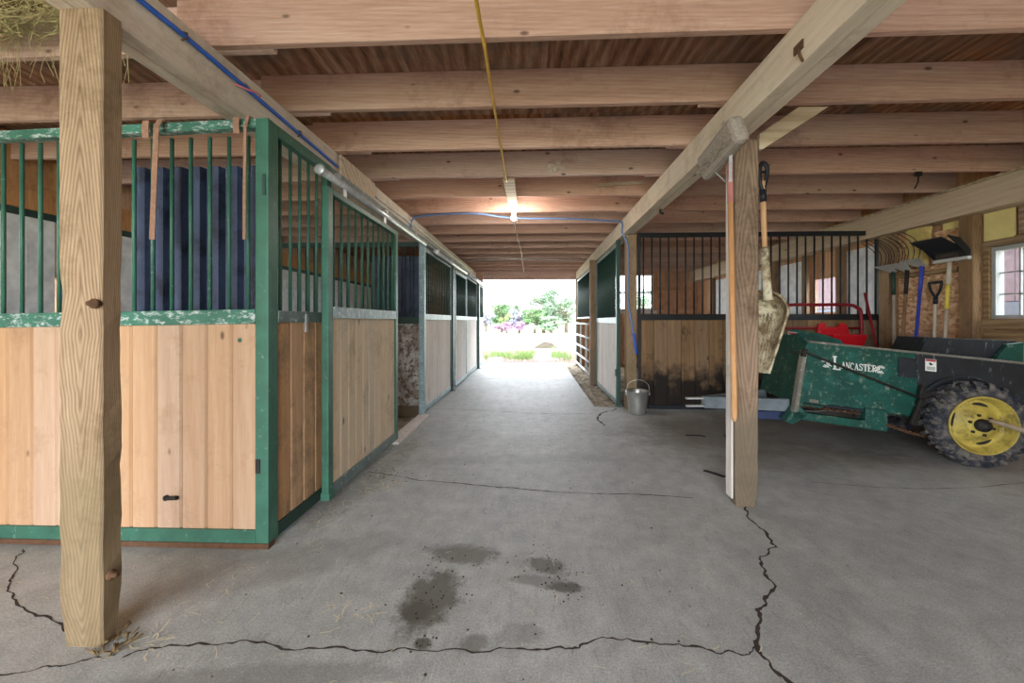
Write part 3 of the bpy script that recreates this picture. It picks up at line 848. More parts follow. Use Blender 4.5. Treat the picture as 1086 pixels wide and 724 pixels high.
# straps over the top rail
def strap(pts, w, label, mat='leather'):
    mb = MB(); mb.strip(pts, w, (0, 1, .001))
    tag(mb.build('leather_strap', M[mat], solid=.004), label, 'strap')
strap([(-2.012, 1.955, 2.15), (-2.012, 1.950, 2.20), (-2.012, 1.955, 2.24)], .036, 'short folded brown strap hooked over the green top rail')
strap([(-1.943, 2.0, 2.252), (-1.944, 1.965, 2.25), (-1.945, 1.945, 2.20), (-1.950, 1.942, 2.0), (-1.958, 1.942, 1.8), (-1.968, 1.945, 1.62)], .03, 'long frayed brown strap hanging from the top rail before the corrugated sheet')
strap([(-1.535, 1.968, 2.17), (-1.535, 1.962, 2.22), (-1.535, 1.968, 2.256)], .034, 'small brown strap end over the top rail beside the corner')
strap([(-1.485, 2.01, 2.272), (-1.485, 1.985, 2.272), (-1.485, 1.962, 2.20), (-1.487, 1.96, 1.9), (-1.49, 1.962, 1.62)], .016, 'thin brown strap hanging from the top rail beside the corner stile')

# spreader bay partition
TQ = lambda a, t, z: Vector((1.415 + a, 5.30 - t, z))
QW = 3.13
q = panel('stall_partition', 'black barred partition over stained boards behind the manure spreader', TQ, QW, .02, 2.376, 'partition', mid=(1.209, 1.288), top_h=.06, bot_h=.05, stile=.03, depth=.045,
          bars=28, bar0=.07, bar1=.07 + .1113 * 27, bar_r=.0105, boards=17, m_frame='black_steel', m_boards='stall_board')

# right hand stall front
steel_post(1.17, 1.225, 5.52, 5.58, 2.33, 'green steel post beside the slim hose post', 'green_dark')
sf = panel('stall_barrier', 'pale boarded stall front with dense green bars facing the aisle beside the bucket', lambda a, t, z: Vector((1.20 - t, 7.50 - a, z)), 1.88, .0, 2.32, mid=(1.16, 1.25), stile=.05, bars=19, boards=11,
           m_frame='green_grey', m_bars='green_dark', m_boards='pine_grey', m_mid='green_pale', mesh=True)
MB().box(1.155, 1.17, 5.535, 5.57, .42, .52).build('latch_plate', M['green_dark'], sf)
g = thing('tube_gate', 'pale tube gate closing the stall by the open barn end', 'gate', (1.2, 9.4, 0))
for z in (1.13, .83, .57, .32, .07):
    MB().tube([(1.2, 7.9, z), (1.2, 10.86, z)], .024, 10).build('rail', M['gate_metal'], g)
for y in (7.9, 8.85, 9.85, 10.86):
    MB().tube([(1.2, y, .0), (1.2, y, 1.15)], .022, 10).build('upright', M['gate_metal'], g)
panel('mesh_grille', 'green barred grille above the tube gate', lambda a, t, z: Vector((1.22 - t, 10.85 - a, z)), 3.05, 1.25, 2.32, 'grille', mid=(1.25, 1.29), stile=.05, bars=30, lower=False,
      m_frame='green_grey', m_bars='green_dark')
m = MB(); m.box(1.52, 1.545, 7.9, 9.1, -.05, 1.1); tag(m.build('plywood_sheet', M['pine_grey']), 'pale plywood sheet standing behind the tube gate', 'plywood')
t = thing('support_post', 'dark stake standing behind the middle of the tube gate', 'post', (1.45, 9.3, 0))
rough_post(1.38, 1.48, 9.25, 9.35, -.05, 2.36, 11, .005).build('post', M['post_dark'], t)

# ------------------------------------------------------- hoses, cable and lamp
def smooth(pts, n=6):
    pts = [Vector(p) for p in pts]; out = []
    for i in range(len(pts) - 1):
        p0 = pts[max(i - 1, 0)]; p1 = pts[i]; p2 = pts[i + 1]; p3 = pts[min(i + 2, len(pts) - 1)]
        for j in range(n):
            u = j / n
            out.append(.5 * ((2 * p1) + (p2 - p0) * u + (2 * p0 - 5 * p1 + 4 * p2 - p3) * u * u + (3 * p1 - p0 - 3 * p2 + p3) * u ** 3))
    out.append(pts[-1])
    return out

t = thing('blue_hose', 'bright blue hose clipped along the girder above the green stalls', 'hose', (-1.59, 2, 2.5))
MB().tube(smooth([(-1.588, .9, 2.49), (-1.588, 1.519, 2.497), (-1.588, 1.745, 2.499), (-1.588, 2.253, 2.484), (-1.588, 3.12, 2.455)]), .0115, 10).build('hose', M['blue_hose'], t)
for y, z in ((1.72, 2.498), (2.6, 2.474)):
    MB().tube([(-1.60, y, z + .02), (-1.575, y, z + .012), (-1.572, y, z - .008), (-1.6, y, z - .02)], .004, 6).build('clip', M['rust'], t)
MB().tube(smooth([(-1.598, 2.03, 2.47), (-1.56, 2.06, 2.46), (-1.54, 2.12, 2.47), (-1.56, 2.18, 2.49), (-1.59, 2.2, 2.49)]), .005, 6).build('pink_tie', M['pink'], t)
m = MB(); m.tube(smooth([(-1.585, 3.87, 2.45), (-1.585, 5.7, 2.47), (-1.585, 8, 2.47), (-1.585, 10.9, 2.48)]), .009, 8)
tag(m.build('conduit', M['galv']), 'thin grey conduit along the girder above the door tracks', 'conduit')
t = thing('blue_hose', 'faded blue hose crossing below the joists and dropping down the slim post', 'hose', (1.3, 5.5, 2.5))
MB().tube(smooth([(-1.57, 5.0, 2.36), (-1.57, 5.02, 2.50), (-1.42, 4.99, 2.552), (-.77, 4.9, 2.552), (-.248, 5.13, 2.548), (.433, 5.16, 2.54), (.954, 5.24, 2.53), (1.185, 5.30, 2.52), (1.19, 5.29, 2.40), (1.22, 5.30, 2.33),
                  (1.275, 5.32, 2.22), (1.282, 5.32, 1.93), (1.282, 5.32, 1.47), (1.335, 5.318, 1.13), (1.38, 5.31, .78)]), .0125, 8).build('hose', M['blue_pipe'], t)
MB().tube([(1.352, 5.312, 1.03), (1.392, 5.305, .75)], .019, 8).build('nozzle', M['blue_hose'], t)
m = MB(); m.tube(smooth([(-.24, -.9, 2.558), (-.24, 1.65, 2.558), (-.238, 1.93, 2.556), (-.244, 2.35, 2.557), (-.249, 3.13, 2.556), (-.253, 3.78, 2.545)]), .009, 8)
tag(m.build('yellow_cable', M['cable']), 'yellow cable stapled under the joists leading to the lamp board', 'cable')
m = MB(); m.tube(smooth([(-.255, 4.8, 2.545), (-.253, 5.81, 2.556), (-.24, 6.9, 2.556), (-.227, 7.84, 2.55), (-.24, 9.5, 2.555), (-.25, 10.9, 2.555)]), .007, 8)
tag(m.build('white_cable', M['cable_white']), 'pale cable running on below the joists from the lamp to the barn end', 'cable')
m = MB(); m.tube(smooth([(-1.55, 8.72, 2.55), (-.72, 8.6, 2.553), (.1, 8.62, 2.551), (1.18, 8.8, 2.555)]), .010, 8)
tag(m.build('conduit', M['galv']), 'thin grey pipe crossing the aisle ceiling beyond the lamp', 'conduit')
t = thing('ceiling_lamp', 'bare lit bulb on a weathered board under the aisle joists', 'lamp', (-.235, 4.5, 2.55))
MB().box(-.285, -.175, 3.74, 4.80, 2.545, 2.567).build('mounting_board', M['lath'], t, bevel=.003)
MB().lathe([(.0, .0), (.05, .0), (.05, .012), (.03, .03), (.028, .05), (0, .05)], (-.23, 4.72, 2.545), (0, 0, -1), 16).build('socket', M['white_frame'], t)
MB().lathe([(.012, 0), (.016, .012), (.029, .04), (.032, .055), (.028, .075), (.014, .088), (0, .09)], (-.23, 4.72, 2.497), (0, 0, -1), 16).build('bulb', M['bulb'], t)
m = MB(); m.box(3.52, 3.57, 3.74, 3.765, 2.53, 2.57).tube([(3.545, 3.75, 2.53), (3.55, 3.76, 2.48), (3.53, 3.77, 2.42)], .006, 6)
tag(m.build('junction_box', M['dark_iron']), 'small dark junction box with a dangling wire on a spreader bay joist', 'junction box')

# ---------------------------------------------------------- broom and scoop
t = thing('push_broom', 'upside down push broom with a dusty head against the girder', 'broom', (1.24, 2.5, .55))
hc = Vector((1.215, 2.47, 2.26)); d = Vector((-.02, -.62, .0))
mb = MB(); a0 = Vector((1.19, 2.66, 2.205)); a1 = Vector((1.195, 2.22, 2.275))
dd = (a1 - a0).normalized()
mb.bar(a0 + Vector((-.045, 0, 0)), a1 + Vector((-.045, 0, 0)), .165, .09, (1, 0, .25)); mb.build('head', M['bristle'], t, bevel=.03)
mb = MB(); rb = random.Random(5)
for i in range(420):
    f = rb.uniform(.04, .96); p = a0 + (a1 - a0) * f + Vector((rb.uniform(-.09, -.01), 0, rb.uniform(-.055, .02)))
    mb.tube([p, p + Vector((rb.uniform(-.03, -.003), rb.uniform(-.03, .03), rb.uniform(-.02, .03)))], [.003, .002], 4)
tag(mb.build('bristles', M['bristle'], t), kind='stuff')
hp0 = Vector((1.262, 2.505, .57)); hp1 = Vector((1.20, 2.44, 2.22))
MB().tube([hp0, hp0 + (hp1 - hp0) * .02, hp0 + (hp1 - hp0) * .04, hp0 + (hp1 - hp0) * .84], [.010, .017, .0175, .0165], 12).build('handle', M['handle'], t)
MB().tube([hp0 + (hp1 - hp0) * .82, hp1], [.0185, .018], 12).build('painted_end', M['faded_red'], t)
for s in (-.13, .13):
    pm = (a0 + a1) / 2 + dd * s
    MB().bar(hp0 + (hp1 - hp0) * .88, pm + Vector((-.05, 0, -.03)), .018, .004).build('brace', M['galv'], t)

t = thing('grain_scoop', 'grubby white scoop shovel hung by its black grip on the timber post', 'scoop', (1.6, 2.72, 1.2))
s0, s1 = Vector((1.545, 2.70, 2.20)), Vector((1.578, 2.73, 1.66))
MB().tube([s0 + Vector((0, 0, -.06)), s1 + Vector((0, 0, -.02))], .0165, 12).build('shaft', M['handle'], t)
MB().tube([s1 + Vector((-.001, 0, .04)), Vector((1.595, 2.735, 1.42)), Vector((1.604, 2.735, 1.34))], [.025, .027, .03], 12).build('socket', M['scoop'], t)
mb = MB()
mb.tube([(1.549, 2.70, 2.0), (1.546, 2.70, 2.08)], .021, 12)
mb.tube(smooth([(1.546, 2.70, 2.07), (1.528, 2.70, 2.14), (1.525, 2.70, 2.22), (1.545, 2.70, 2.262), (1.572, 2.70, 2.235), (1.572, 2.70, 2.17), (1.552, 2.70, 2.09)], 5), .014, 8)
mb.tube([(1.525, 2.70, 2.20), (1.573, 2.70, 2.20)], .010, 8)
mb.build('grip', M['black_plastic'], t)
# the scoop blade: a trough, hollow side to the aisle, tapering to the lip below
def scoop(u, v):
    # u across 0..1, v from collar (0) to lip (1)
    z = 1.40 - .565 * v
    w = .12 + .20 * min(1, v / .22) ** .6 if v < .22 else .32 - .16 * ((v - .22) / .78)
    a = (u - .5) * 2
    depth = .20 * min(1, .45 + v * 2.2) * (1 - max(0, v - .35) / .65 * .97)
    cx = 1.628 - .055 * v
    side = a * w / 2
    back = depth * (1 - abs(a) ** 3.2)
    ang = R(-42)      # the hollow faces the aisle
    x = cx + side * cos(ang) - back * sin(ang)
    y = 2.83 + side * sin(ang) + back * cos(ang)
    return (x, y, z + .03 * (1 - a * a) * (1 - v))
mb = MB(); mb.grid(scoop, 18, 16); o = mb.build('blade', M['scoop'], t, solid=.006)
mb = MB()
for a in (.0, 1.0):
    mb.tube([scoop(a, v / 16) for v in range(17)], .009, 6)
mb.build('rolled_edge', M['scoop'], t)
mb = MB()
for u in (.3, .42, .5, .58, .7):
    mb.tube([Vector(scoop(u, v / 10)) + Vector((-.004, -.004, 0)) for v in range(3, 10)], .005, 5)
mb.build('ribs', M['scoop'], t)

# ------------------------------------------------------------------- bucket
t = thing('metal_bucket', 'stainless steel bucket standing at the foot of the slim hose post', 'bucket', (1.355, 5.13, 0))
c = (1.355, 5.13, 0)
MB().lathe([(r * .965, h * .965) for r, h in ((0, .004), (.105, .004), (.108, .0), (.112, .012), (.125, .12), (.134, .2), (.150, .30), (.156, .308), (.152, .312), (.146, .30), (.130, .2), (.106, .02), (0, .018))], c, (0, 0, 1), 32).build('pail', M['stainless'], t)
MB().tube(smooth([(1.213, 5.13, .28), (1.233, 5.10, .39), (1.31, 5.07, .44), (1.408, 5.07, .435), (1.49, 5.10, .367), (1.50, 5.13, .28)]), .0045, 6).build('bail', M['galv'], t)
for x in (1.21, 1.501):
    MB().box(x - .008, x + .008, 5.11, 5.15, .24, .29).build('ear', M['stainless'], t)

# -------------------------------------------------------------- tool wall
m = MB(); m.box(4.535, 4.555, 4.27, 5.05, 1.05, 2.2); tag(m.build('strand_board', M['osb']), 'pale strand board panel behind the hanging tools', 'board')
m = MB()
for i in range(6): m.box(4.535, 4.556, 4.27 + i * .13, 4.27 + i * .13 + .126, .0, 1.045)
tag(m.build('wall_cladding', M['wall_board']), 'orange brown boards below the strand board on the tool wall', 'board')
m = MB(); m.box(4.45, 4.53, 4.3, 5.05, 1.72, 1.77); tag(m.build('tool_rail', M['rough_board']), 'narrow wooden rail the forks lean on at the tool wall', 'rail')


def clump(mb, c, r, n, rnd, ln=.05):
    for i in range(n):
        p = Vector(c) + Vector((rnd.uniform(-1, 1) * r[0], rnd.uniform(-1, 1) * r[1], rnd.uniform(-1, 1) * r[2]))
        a = rnd.uniform(0, 2 * pi)
        mb.strip([p, p + Vector((.2 * rnd.uniform(-1, 1), cos(a), sin(a))) * ln * rnd.uniform(.5, 1.4)], .014, (1, 0, 0))

ri = random.Random(9)
mb = MB()
mb.grid(lambda u, v: (4.50 - .05 * sin(pi * u) - .02 * mnoise.noise(Vector((u * 4, v * 6, 2))), 4.60 + .32 * u * (1 - .35 * v) + .05 * v + .02 * mnoise.noise(Vector((u * 3, v * 5, 7))), 2.28 - .45 * v), 14, 18)
clump(mb, (4.46, 4.74, 2.1), (.02, .10, .18), 500, ri, .05)
tag(mb.build('insulation_batt', M['insulation']), 'torn yellow insulation drooping below the wall plate over the forks', 'insulation')
m = MB(); m.box(4.50, 4.53, 3.86, 4.10, 1.99, 2.265); tag(m.build('foam_board', M['foam'], bevel=.003), 'square yellow foam board above the window by the rough wall post', 'foam board')
m = MB(); m.box(4.51, 4.53, 4.28, 4.50, 2.19, 2.265); tag(m.build('foam_board', M['foam'], bevel=.003), 'thin yellow foam strip between wall plate and strand board', 'foam board')
m = MB(); m.box(4.50, 4.53, 3.60, 3.82, 2.005, 2.265); tag(m.build('wall_plank', M['rough_board'], bevel=.003), 'short brown plank above the window beside the square foam board', 'plank', kind='thing')

def fork(label, yb, yh, zh, xh, m_handle, m_ferrule, tines=4, lean=.12):
    t = thing('manure_fork', label, 'fork', (4.3, yb, 0), 'forks standing heads up on the tool wall')
    foot = Vector((4.24, yb, 0.0)); head = Vector((xh, yh, zh))
    dv = (head - foot)
    MB().tube([foot, foot + dv * .02, foot + dv * .93], [.012, .017, .016], 10).build('handle', M[m_handle], t)
    MB().tube([foot + dv * .84, foot + dv], [.0185, .021], 10).build('ferrule', M[m_ferrule], t)
    mb = MB()   # broad shoulder plate the tines grow from
    W = .115
    top = head + Vector((-.09, .05, .08))
    pl = [head + Vector((0, -.045, -.005)), head + Vector((0, .045, -.005)), top + Vector((0, W, 0)), top + Vector((0, -W, 0))]
    n = (pl[1] - pl[0]).cross(pl[2] - pl[1]).normalized() * .008
    a = [mb.v(p - n) for p in pl]; b = [mb.v(p + n) for p in pl]
    mb.face(a[::-1]); mb.face(b)
    for i in range(4): mb.face([a[i], a[(i + 1) % 4], b[(i + 1) % 4], b[i]])
    mb.build('shoulder', M['alu'], t, bevel=.002)
    for i in range(tines):
        f = i / (tines - 1) * 2 - 1
        p0 = top + Vector((0, f * (W - .012), 0))
        pts = [p0, p0 + Vector((.018, 0, .08)), p0 + Vector((.012, .01, .16)), p0 + Vector((-.03, .035, .24)), p0 + Vector((-.10, .08, .31))]
        MB().tube(smooth(pts, 4), .0042, 6).build('tine', M['dark_iron'], t)
    return t

fork('fork with a greyed handle, the one beside the end post of the partition', 4.77, 4.975, 1.80, 4.41, 'handle_grey', 'green_dark')
fork('fork with a plain brown handle between the greyed and the blue one', 4.74, 4.80, 1.80, 4.41, 'handle_brown', 'dark_iron')
fork('fork with a bright blue handle on the tool wall', 4.60, 4.623, 1.82, 4.41, 'blue_handle', 'blue_handle')

t = thing('manure_fork', 'black plastic basket fork with a yellow banded shaft beside the rough wall post', 'fork', (4.3, 4.30, 0), 'forks standing heads up on the tool wall')
b0, b1 = Vector((4.24, 4.27, 0)), Vector((4.40, 4.32, 1.84)); bd = b1 - b0
MB().tube([b0, b0 + bd * .72], .016, 10).build('handle', M['handle_grey'], t)
MB().tube([b0 + bd * .72, b0 + bd * .86], .019, 10).build('yellow_band', M['yellow_tape'], t)
MB().tube([b0 + bd * .86, b1], .02, 10).build('socket', M['pale_shaft'], t)
MB().box(4.37, 4.41, 4.12, 4.47, 1.82, 1.855).build('crossbar', M['alu'], t, bevel=.003)
for i in range(24):
    y = 4.13 + .33 * i / 23
    pts = [(4.39, y, 1.85), (4.395, y, 1.90), (4.36, y + .01, 1.94), (4.27, y + .03, 1.99), (4.17, y + .05, 2.06)]
    MB().tube(smooth(pts, 3), .0045, 5).build('tine', M['black_plastic'], t)
for yy in (4.125, 4.465):
    mb = MB(); mb.prism([(4.40, 1.84), (4.40, 1.92), (4.30, 2.04), (4.17, 2.07), (4.28, 1.96)], lambda p, q: (p, yy - .003, q), lambda p, q: (p, yy + .003, q)); mb.build('side_wing', M['black_plastic'], t)
mb = MB(); mb.tube([(4.37, 4.12, 1.93), (4.37, 4.47, 1.93)], .005, 5).tube([(4.29, 4.14, 1.985), (4.29, 4.49, 1.985)], .005, 5).tube([(4.2, 4.17, 2.04), (4.2, 4.51, 2.04)], .005, 5); mb.build('tie_rod', M['black_plastic'], t)

t = thing('garden_spade', 'shovel with a black loop grip standing between blue fork and basket fork', 'shovel', (4.36, 4.47, 0))
MB().tube([(4.37, 4.467, .38), (4.40, 4.467, 1.45)], .016, 10).build('shaft', M['pale_shaft'], t)
mb = MB(); mb.tube([(4.399, 4.467, 1.38), (4.402, 4.467, 1.46)], .02, 10)
mb.tube(smooth([(4.402, 4.467, 1.45), (4.40, 4.515, 1.53), (4.40, 4.53, 1.60), (4.40, 4.53, 1.625)], 4), .012, 8).tube(smooth([(4.402, 4.467, 1.45), (4.40, 4.42, 1.53), (4.40, 4.405, 1.60), (4.40, 4.405, 1.625)], 4), .012, 8)
mb.tube([(4.40, 4.535, 1.62), (4.40, 4.40, 1.62)], .014, 8); mb.build('loop_grip', M['black_plastic'], t)
mb = MB(); mb.grid(lambda u, v: (4.36 - .03 * cos((u - .5) * 2.6) + .05 * (1 - v) * .0, 4.467 + (u - .5) * .23 * (1 - .5 * max(0, v - .6) ** 2 * 6), .38 - .375 * v), 10, 10); mb.build('blade', M['dark_iron'], t, solid=.004)

# -------------------------------------------------- red frame, manger and pole
t = thing('red_tube_frame', 'red bent tube frame standing before the black barred partition', 'frame', (3.7, 5.2, 0))
MB().tube(smooth([(3.22, 5.22, 0), (3.22, 5.22, .6), (3.22, 5.22, 1.27), (3.26, 5.22, 1.375), (3.36, 5.22, 1.406), (3.7, 5.22, 1.406), (4.05, 5.22, 1.406), (4.17, 5.22, 1.37), (4.225, 5.22, 1.26), (4.23, 5.22, .6), (4.23, 5.22, 0)], 5), .021, 10).build('hoop', M['red'], t)
MB().tube([(3.22, 5.22, 1.105), (4.23, 5.22, 1.105)], .015, 10).build('cross_tube', M['red'], t)
MB().tube([(3.22, 5.22, .3), (4.23, 5.22, .3)], .015, 10).build('cross_tube', M['red'], t)
t = thing('red_manger', 'red plastic manger hooked on the red tube frame', 'manger', (3.92, 5.1, .9))
def rbox(x0, x1, y0, y1, z0, z1, tp):
    mb = MB()
    o_ = [(x0 + tp, y0 + tp), (x1 - tp, y0 + tp), (x1 - tp, y1), (x0 + tp, y1)]; p_ = [(x0, y0), (x1, y0), (x1, y1), (x0, y1)]
    i_ = [(x0 + .02, y0 + .02), (x1 - .02, y0 + .02), (x1 - .02, y1 - .02), (x0 + .02, y1 - .02)]; j_ = [(a * .97 + .03 * (x0 + x1) / 2, b * .97 + .03 * (y0 + y1) / 2) for a, b in o_]
    L = [[mb.v((a, b, z)) for a, b in pp] for pp, z in ((o_, z0), (p_, z1), (i_, z1), (j_, z0 + .015))]
    mb.face(L[0][::-1]); mb.face(L[3])
    for A, B in zip(L, L[1:]):
        for k in range(4): mb.face([A[k], A[(k + 1) % 4], B[(k + 1) % 4], B[k]])
    return mb
rbox(3.66, 4.08, 4.93, 5.18, .86, 1.03, .04).build('tub', M['red_plastic'], t, bevel=.008)
mb = MB(); mb.prism([(3.64, 1.0), (3.66, 1.16), (3.74, 1.17), (3.76, 1.12), (3.90, 1.12), (3.93, 1.17), (4.0, 1.16), (4.05, 1.0)], lambda x, z: (x, 5.165, z), lambda x, z: (x, 5.198, z)); mb.build('back_plate', M['red_plastic'], t, bevel=.006)
mb = MB()
for x in (3.70, 3.97): mb.tube(smooth([(x, 5.18, 1.13), (x, 5.205, 1.14), (x, 5.24, 1.128), (x, 5.245, 1.09)], 3), .006, 6)
mb.build('hook', M['red_plastic'], t)
m = MB(); m.tube([(4.40, 4.98, 0), (4.27, 5.22, 1.56)], [.016, .015], 10); tag(m.build('red_pole', M['red']), 'thin red pole leaning on the partition beside the red tube frame', 'pole')

# -------------------------------------------------------------- the spreader
SO = Vector((3.665, 3.33, 0)); Sd = Vector((-.986, .167, 0)).normalized(); Sn = Vector((.167, .986, 0)).normalized()
PIT = .104
def S0(a, q, z): return SO + Sd * a + Sn * q + Vector((0, 0, z))            # level
def S(a, q, z): return SO + Sd * a + Sn * q + Vector((0, 0, z + PIT * a))    # follows the tilted box
t = thing('manure_spreader', 'green two wheeled manure spreader parked beneath the tool wall', 'manure spreader', (3.3, 3.9, 0))
sp_ = t
Q0, Q1 = .22, 1.05
def side(poly, q, th, name, mat):
    mb = MB(); mb.prism(poly, lambda a, z: S(a, q, z), lambda a, z: S(a, q + th, z)); return mb.build(name, M[mat], t, bevel=.003)
front = [(1.157, .888), (1.205, .79), (1.255, .285), (1.06, .285), (1.0, .325), (.72, .325), (.70, .30), (.36, .30), (.30, .39), (.33, .888)]
side(front, Q0, .012, 'side_panel', 'spreader_green')
side([(.33, .888), (.30, .39), (.22, .46), (.14, .60), (.0, .665), (-.16, .665), (-.3, .60), (-.38, .46), (-.56, .44), (-.56, .888)], Q0 - .004, .012, 'rear_side_panel', 'spreader_black')
side([(.46, .83), (.46, .66), (.33, .66), (.33, .83)], Q0 - .012, .010, 'joint_plate', 'spreader_black')
side([(1.157, .888), (1.255, .285), (-.56, .30), (-.56, .888)], Q1, .012, 'side_panel', 'spreader_green')
mb = MB(S); mb.box(-.56, 1.16, Q0 - .022, Q0 + .03, .876, .896); mb.build('top_flange', M['edge_grey'], t, bevel=.003)
mb = MB(S); mb.box(-.56, 1.16, Q1 - .02, Q1 + .03, .876, .896); mb.build('top_flange', M['edge_grey'], t, bevel=.003)
mb = MB(S); mb.box(-.56, 1.2, Q0, Q1, .30, .32); mb.build('box_floor', M['spreader_black'], t)
mb = MB()   # front bulkhead, leaning forward, taller in the middle
mb.prism([(Q0, .0), (Q1, .0), (Q1, .75), (Q0 + .28, .82), (Q0 + .12, .72), (Q0, .62)], lambda q, h: S(1.27 - .17 * h, q, .285 + h * .82), lambda q, h: S(1.255 - .17 * h, q, .285 + h * .82)); mb.build('front_bulkhead', M['spreader_green'], t, bevel=.003)
mb = MB(); mb.prism([(1.13, .60), (1.13, .94), (1.05, 1.0), (.80, .985), (.62, .94), (.58, .88), (.6, .60)], lambda a, z: S(a, .80, z), lambda a, z: S(a - .03, .815, z)); mb.build('hay_shield', M['spreader_green'], t, bevel=.004)
mb = MB(); mb.bar(S(1.285, Q0 - .01, .22), S(1.205, Q0 - .01, .80), .035, .06, (0, 1, 0)); mb.build('corner_brace', M['edge_grey'], t, bevel=.004)
mb = MB(S); mb.box(.70, 1.30, Q0 - .02, Q0 + .05, .155, .225); mb.build('lower_rail', M['spreader_green'], t, bevel=.004)
mb = MB(S); mb.box(.55, .72, Q0 - .024, Q0 + .06, .155, .345); mb.build('rail_block', M['spreader_green'], t, bevel=.004)
mb = MB(S); mb.box(.655, .675, Q0 - .03, Q0 + .02, .156, .343); mb.build('rail_rib', M['spreader_green'], t, bevel=.003)
mb = MB(); mb.prism([(1.25, .30), (1.36, .12), (1.30, .10), (1.18, .20)], lambda a, z: S(a, Q0 - .02, z), lambda a, z: S(a, Q0 + .1, z)); mb.build('foot_bracket', M['spreader_green'], t, bevel=.003)
mb = MB()   # apron chain in the slot above the rail
for i in range(22):
    a = .72 + .5 * i / 21
    mb.lathe([(.011, -.004), (.017, -.004), (.017, .004), (.011, .004)], S(a, Q0 + .05, .275), Sn if i % 2 else (0, 0, 1), 8)
mb.build('apron_chain', M['rust'], t)
# tongue, clevis and jack
mb = MB(); mb.bar(S0(1.26, .36, .385), S0(1.98, .55, .345), .06, .12); mb.build('tongue', M['tongue_grey'], t, bevel=.005)
mb = MB(); mb.bar(S0(1.26, .95, .385), S0(1.98, .60, .345), .06, .10); mb.build('tongue', M['tongue_grey'], t, bevel=.005)
mb = MB(); mb.bar(S0(1.95, .56, .385), S0(2.16, .56, .375), .05, .018).bar(S0(1.95, .56, .305), S0(2.16, .56, .295), .05, .018).bar(S0(1.97, .56, .29), S0(1.97, .56, .40), .05, .03); mb.build('clevis', M['galv'], t, bevel=.003)
mb = MB(); mb.bar(S0(1.2, .42, .27), S0(1.75, .52, .245), .07, .08); mb.build('jack_beam', M['blue_steel'], t, bevel=.005)
mb = MB(); mb.tube([S0(1.72, .53, .0), S0(1.72, .53, .30)], .03, 12).lathe([(0, 0), (.07, 0), (.07, .012), (0, .012)], S0(1.72, .53, 0), (0, 0, 1), 16); mb.build('jack_leg', M['blue_steel'], t)
# levers
mb = MB(); mb.tube([S0(1.33, Q0 - .02, .905), S0(1.212, Q0 - .05, .912), S0(.75, Q0 - .06, .712), S0(.30, Q0 - .06, .515)], .0105, 8); mb.build('control_rod', M['dark_iron'], t)
mb = MB(); mb.bar(S0(1.225, Q0 - .04, .87), S0(1.205, Q0 - .04, .945), .05, .03); mb.build('rod_bracket', M['dark_iron'], t, bevel=.004)
mb = MB(); mb.bar(S0(.30, Q0 - .05, .64), S0(.33, Q0 - .05, .52), .04, .03, (0, 1, 0)).bar(S0(.30, Q0 - .05, .54), S0(.38, Q0 - .05, .29), .055, .03, (0, 1, 0)).bar(S0(.32, Q0 - .05, .55), S0(.16, Q0 - .05, .58), .05, .03, (0, 1, 0)); mb.build('gear_arm', M['dark_iron'], t, bevel=.006)
mb = MB()
for i in range(26):
    f = i / 25; p = S0(.55, Q0 - .02, .275) * (1 - f) + S0(.10, Q0 - .03, .19) * f + Vector((0, 0, -.03 * sin(pi * f)))
    mb.lathe([(.008, -.006), (.016, -.006), (.016, .006), (.008, .006)], p, Sn if i % 2 else (0, 0, 1), 8)
mb.build('drive_chain', M['rust'], t)
# beater hood at the rear
mb = MB(); mb.prism([(.16, .888), (.10, 1.035), (-.56, 1.08), (-.56, .888)], lambda a, z: S(a, .42, z), lambda a, z: S(a, .80, z)); mb.build('beater_hood', M['spreader_black'], t, bevel=.004)
mb = MB(); mb.prism([(-.36, .897), (-.45, 1.04), (-.56, 1.07), (-.56, .897)], lambda a, z: S(a, .36, z), lambda a, z: S(a, .40, z)); mb.build('hood_end', M['spreader_green'], t, bevel=.004)
mb = MB(); mb.tube([S0(-.0, .1, .345), S0(0, 1.22, .345)], .028, 12); mb.build('axle', M['dark_iron'], t)
# wheel arch lip
mb = MB(); mb.tube([S0(.36 * cos(a), Q0 - .03, .345 + .40 * sin(a) * .93) for a in [R(20 + i * 8) for i in range(18)]], .012, 6); mb.build('wheel_arch', M['spreader_black'], t)


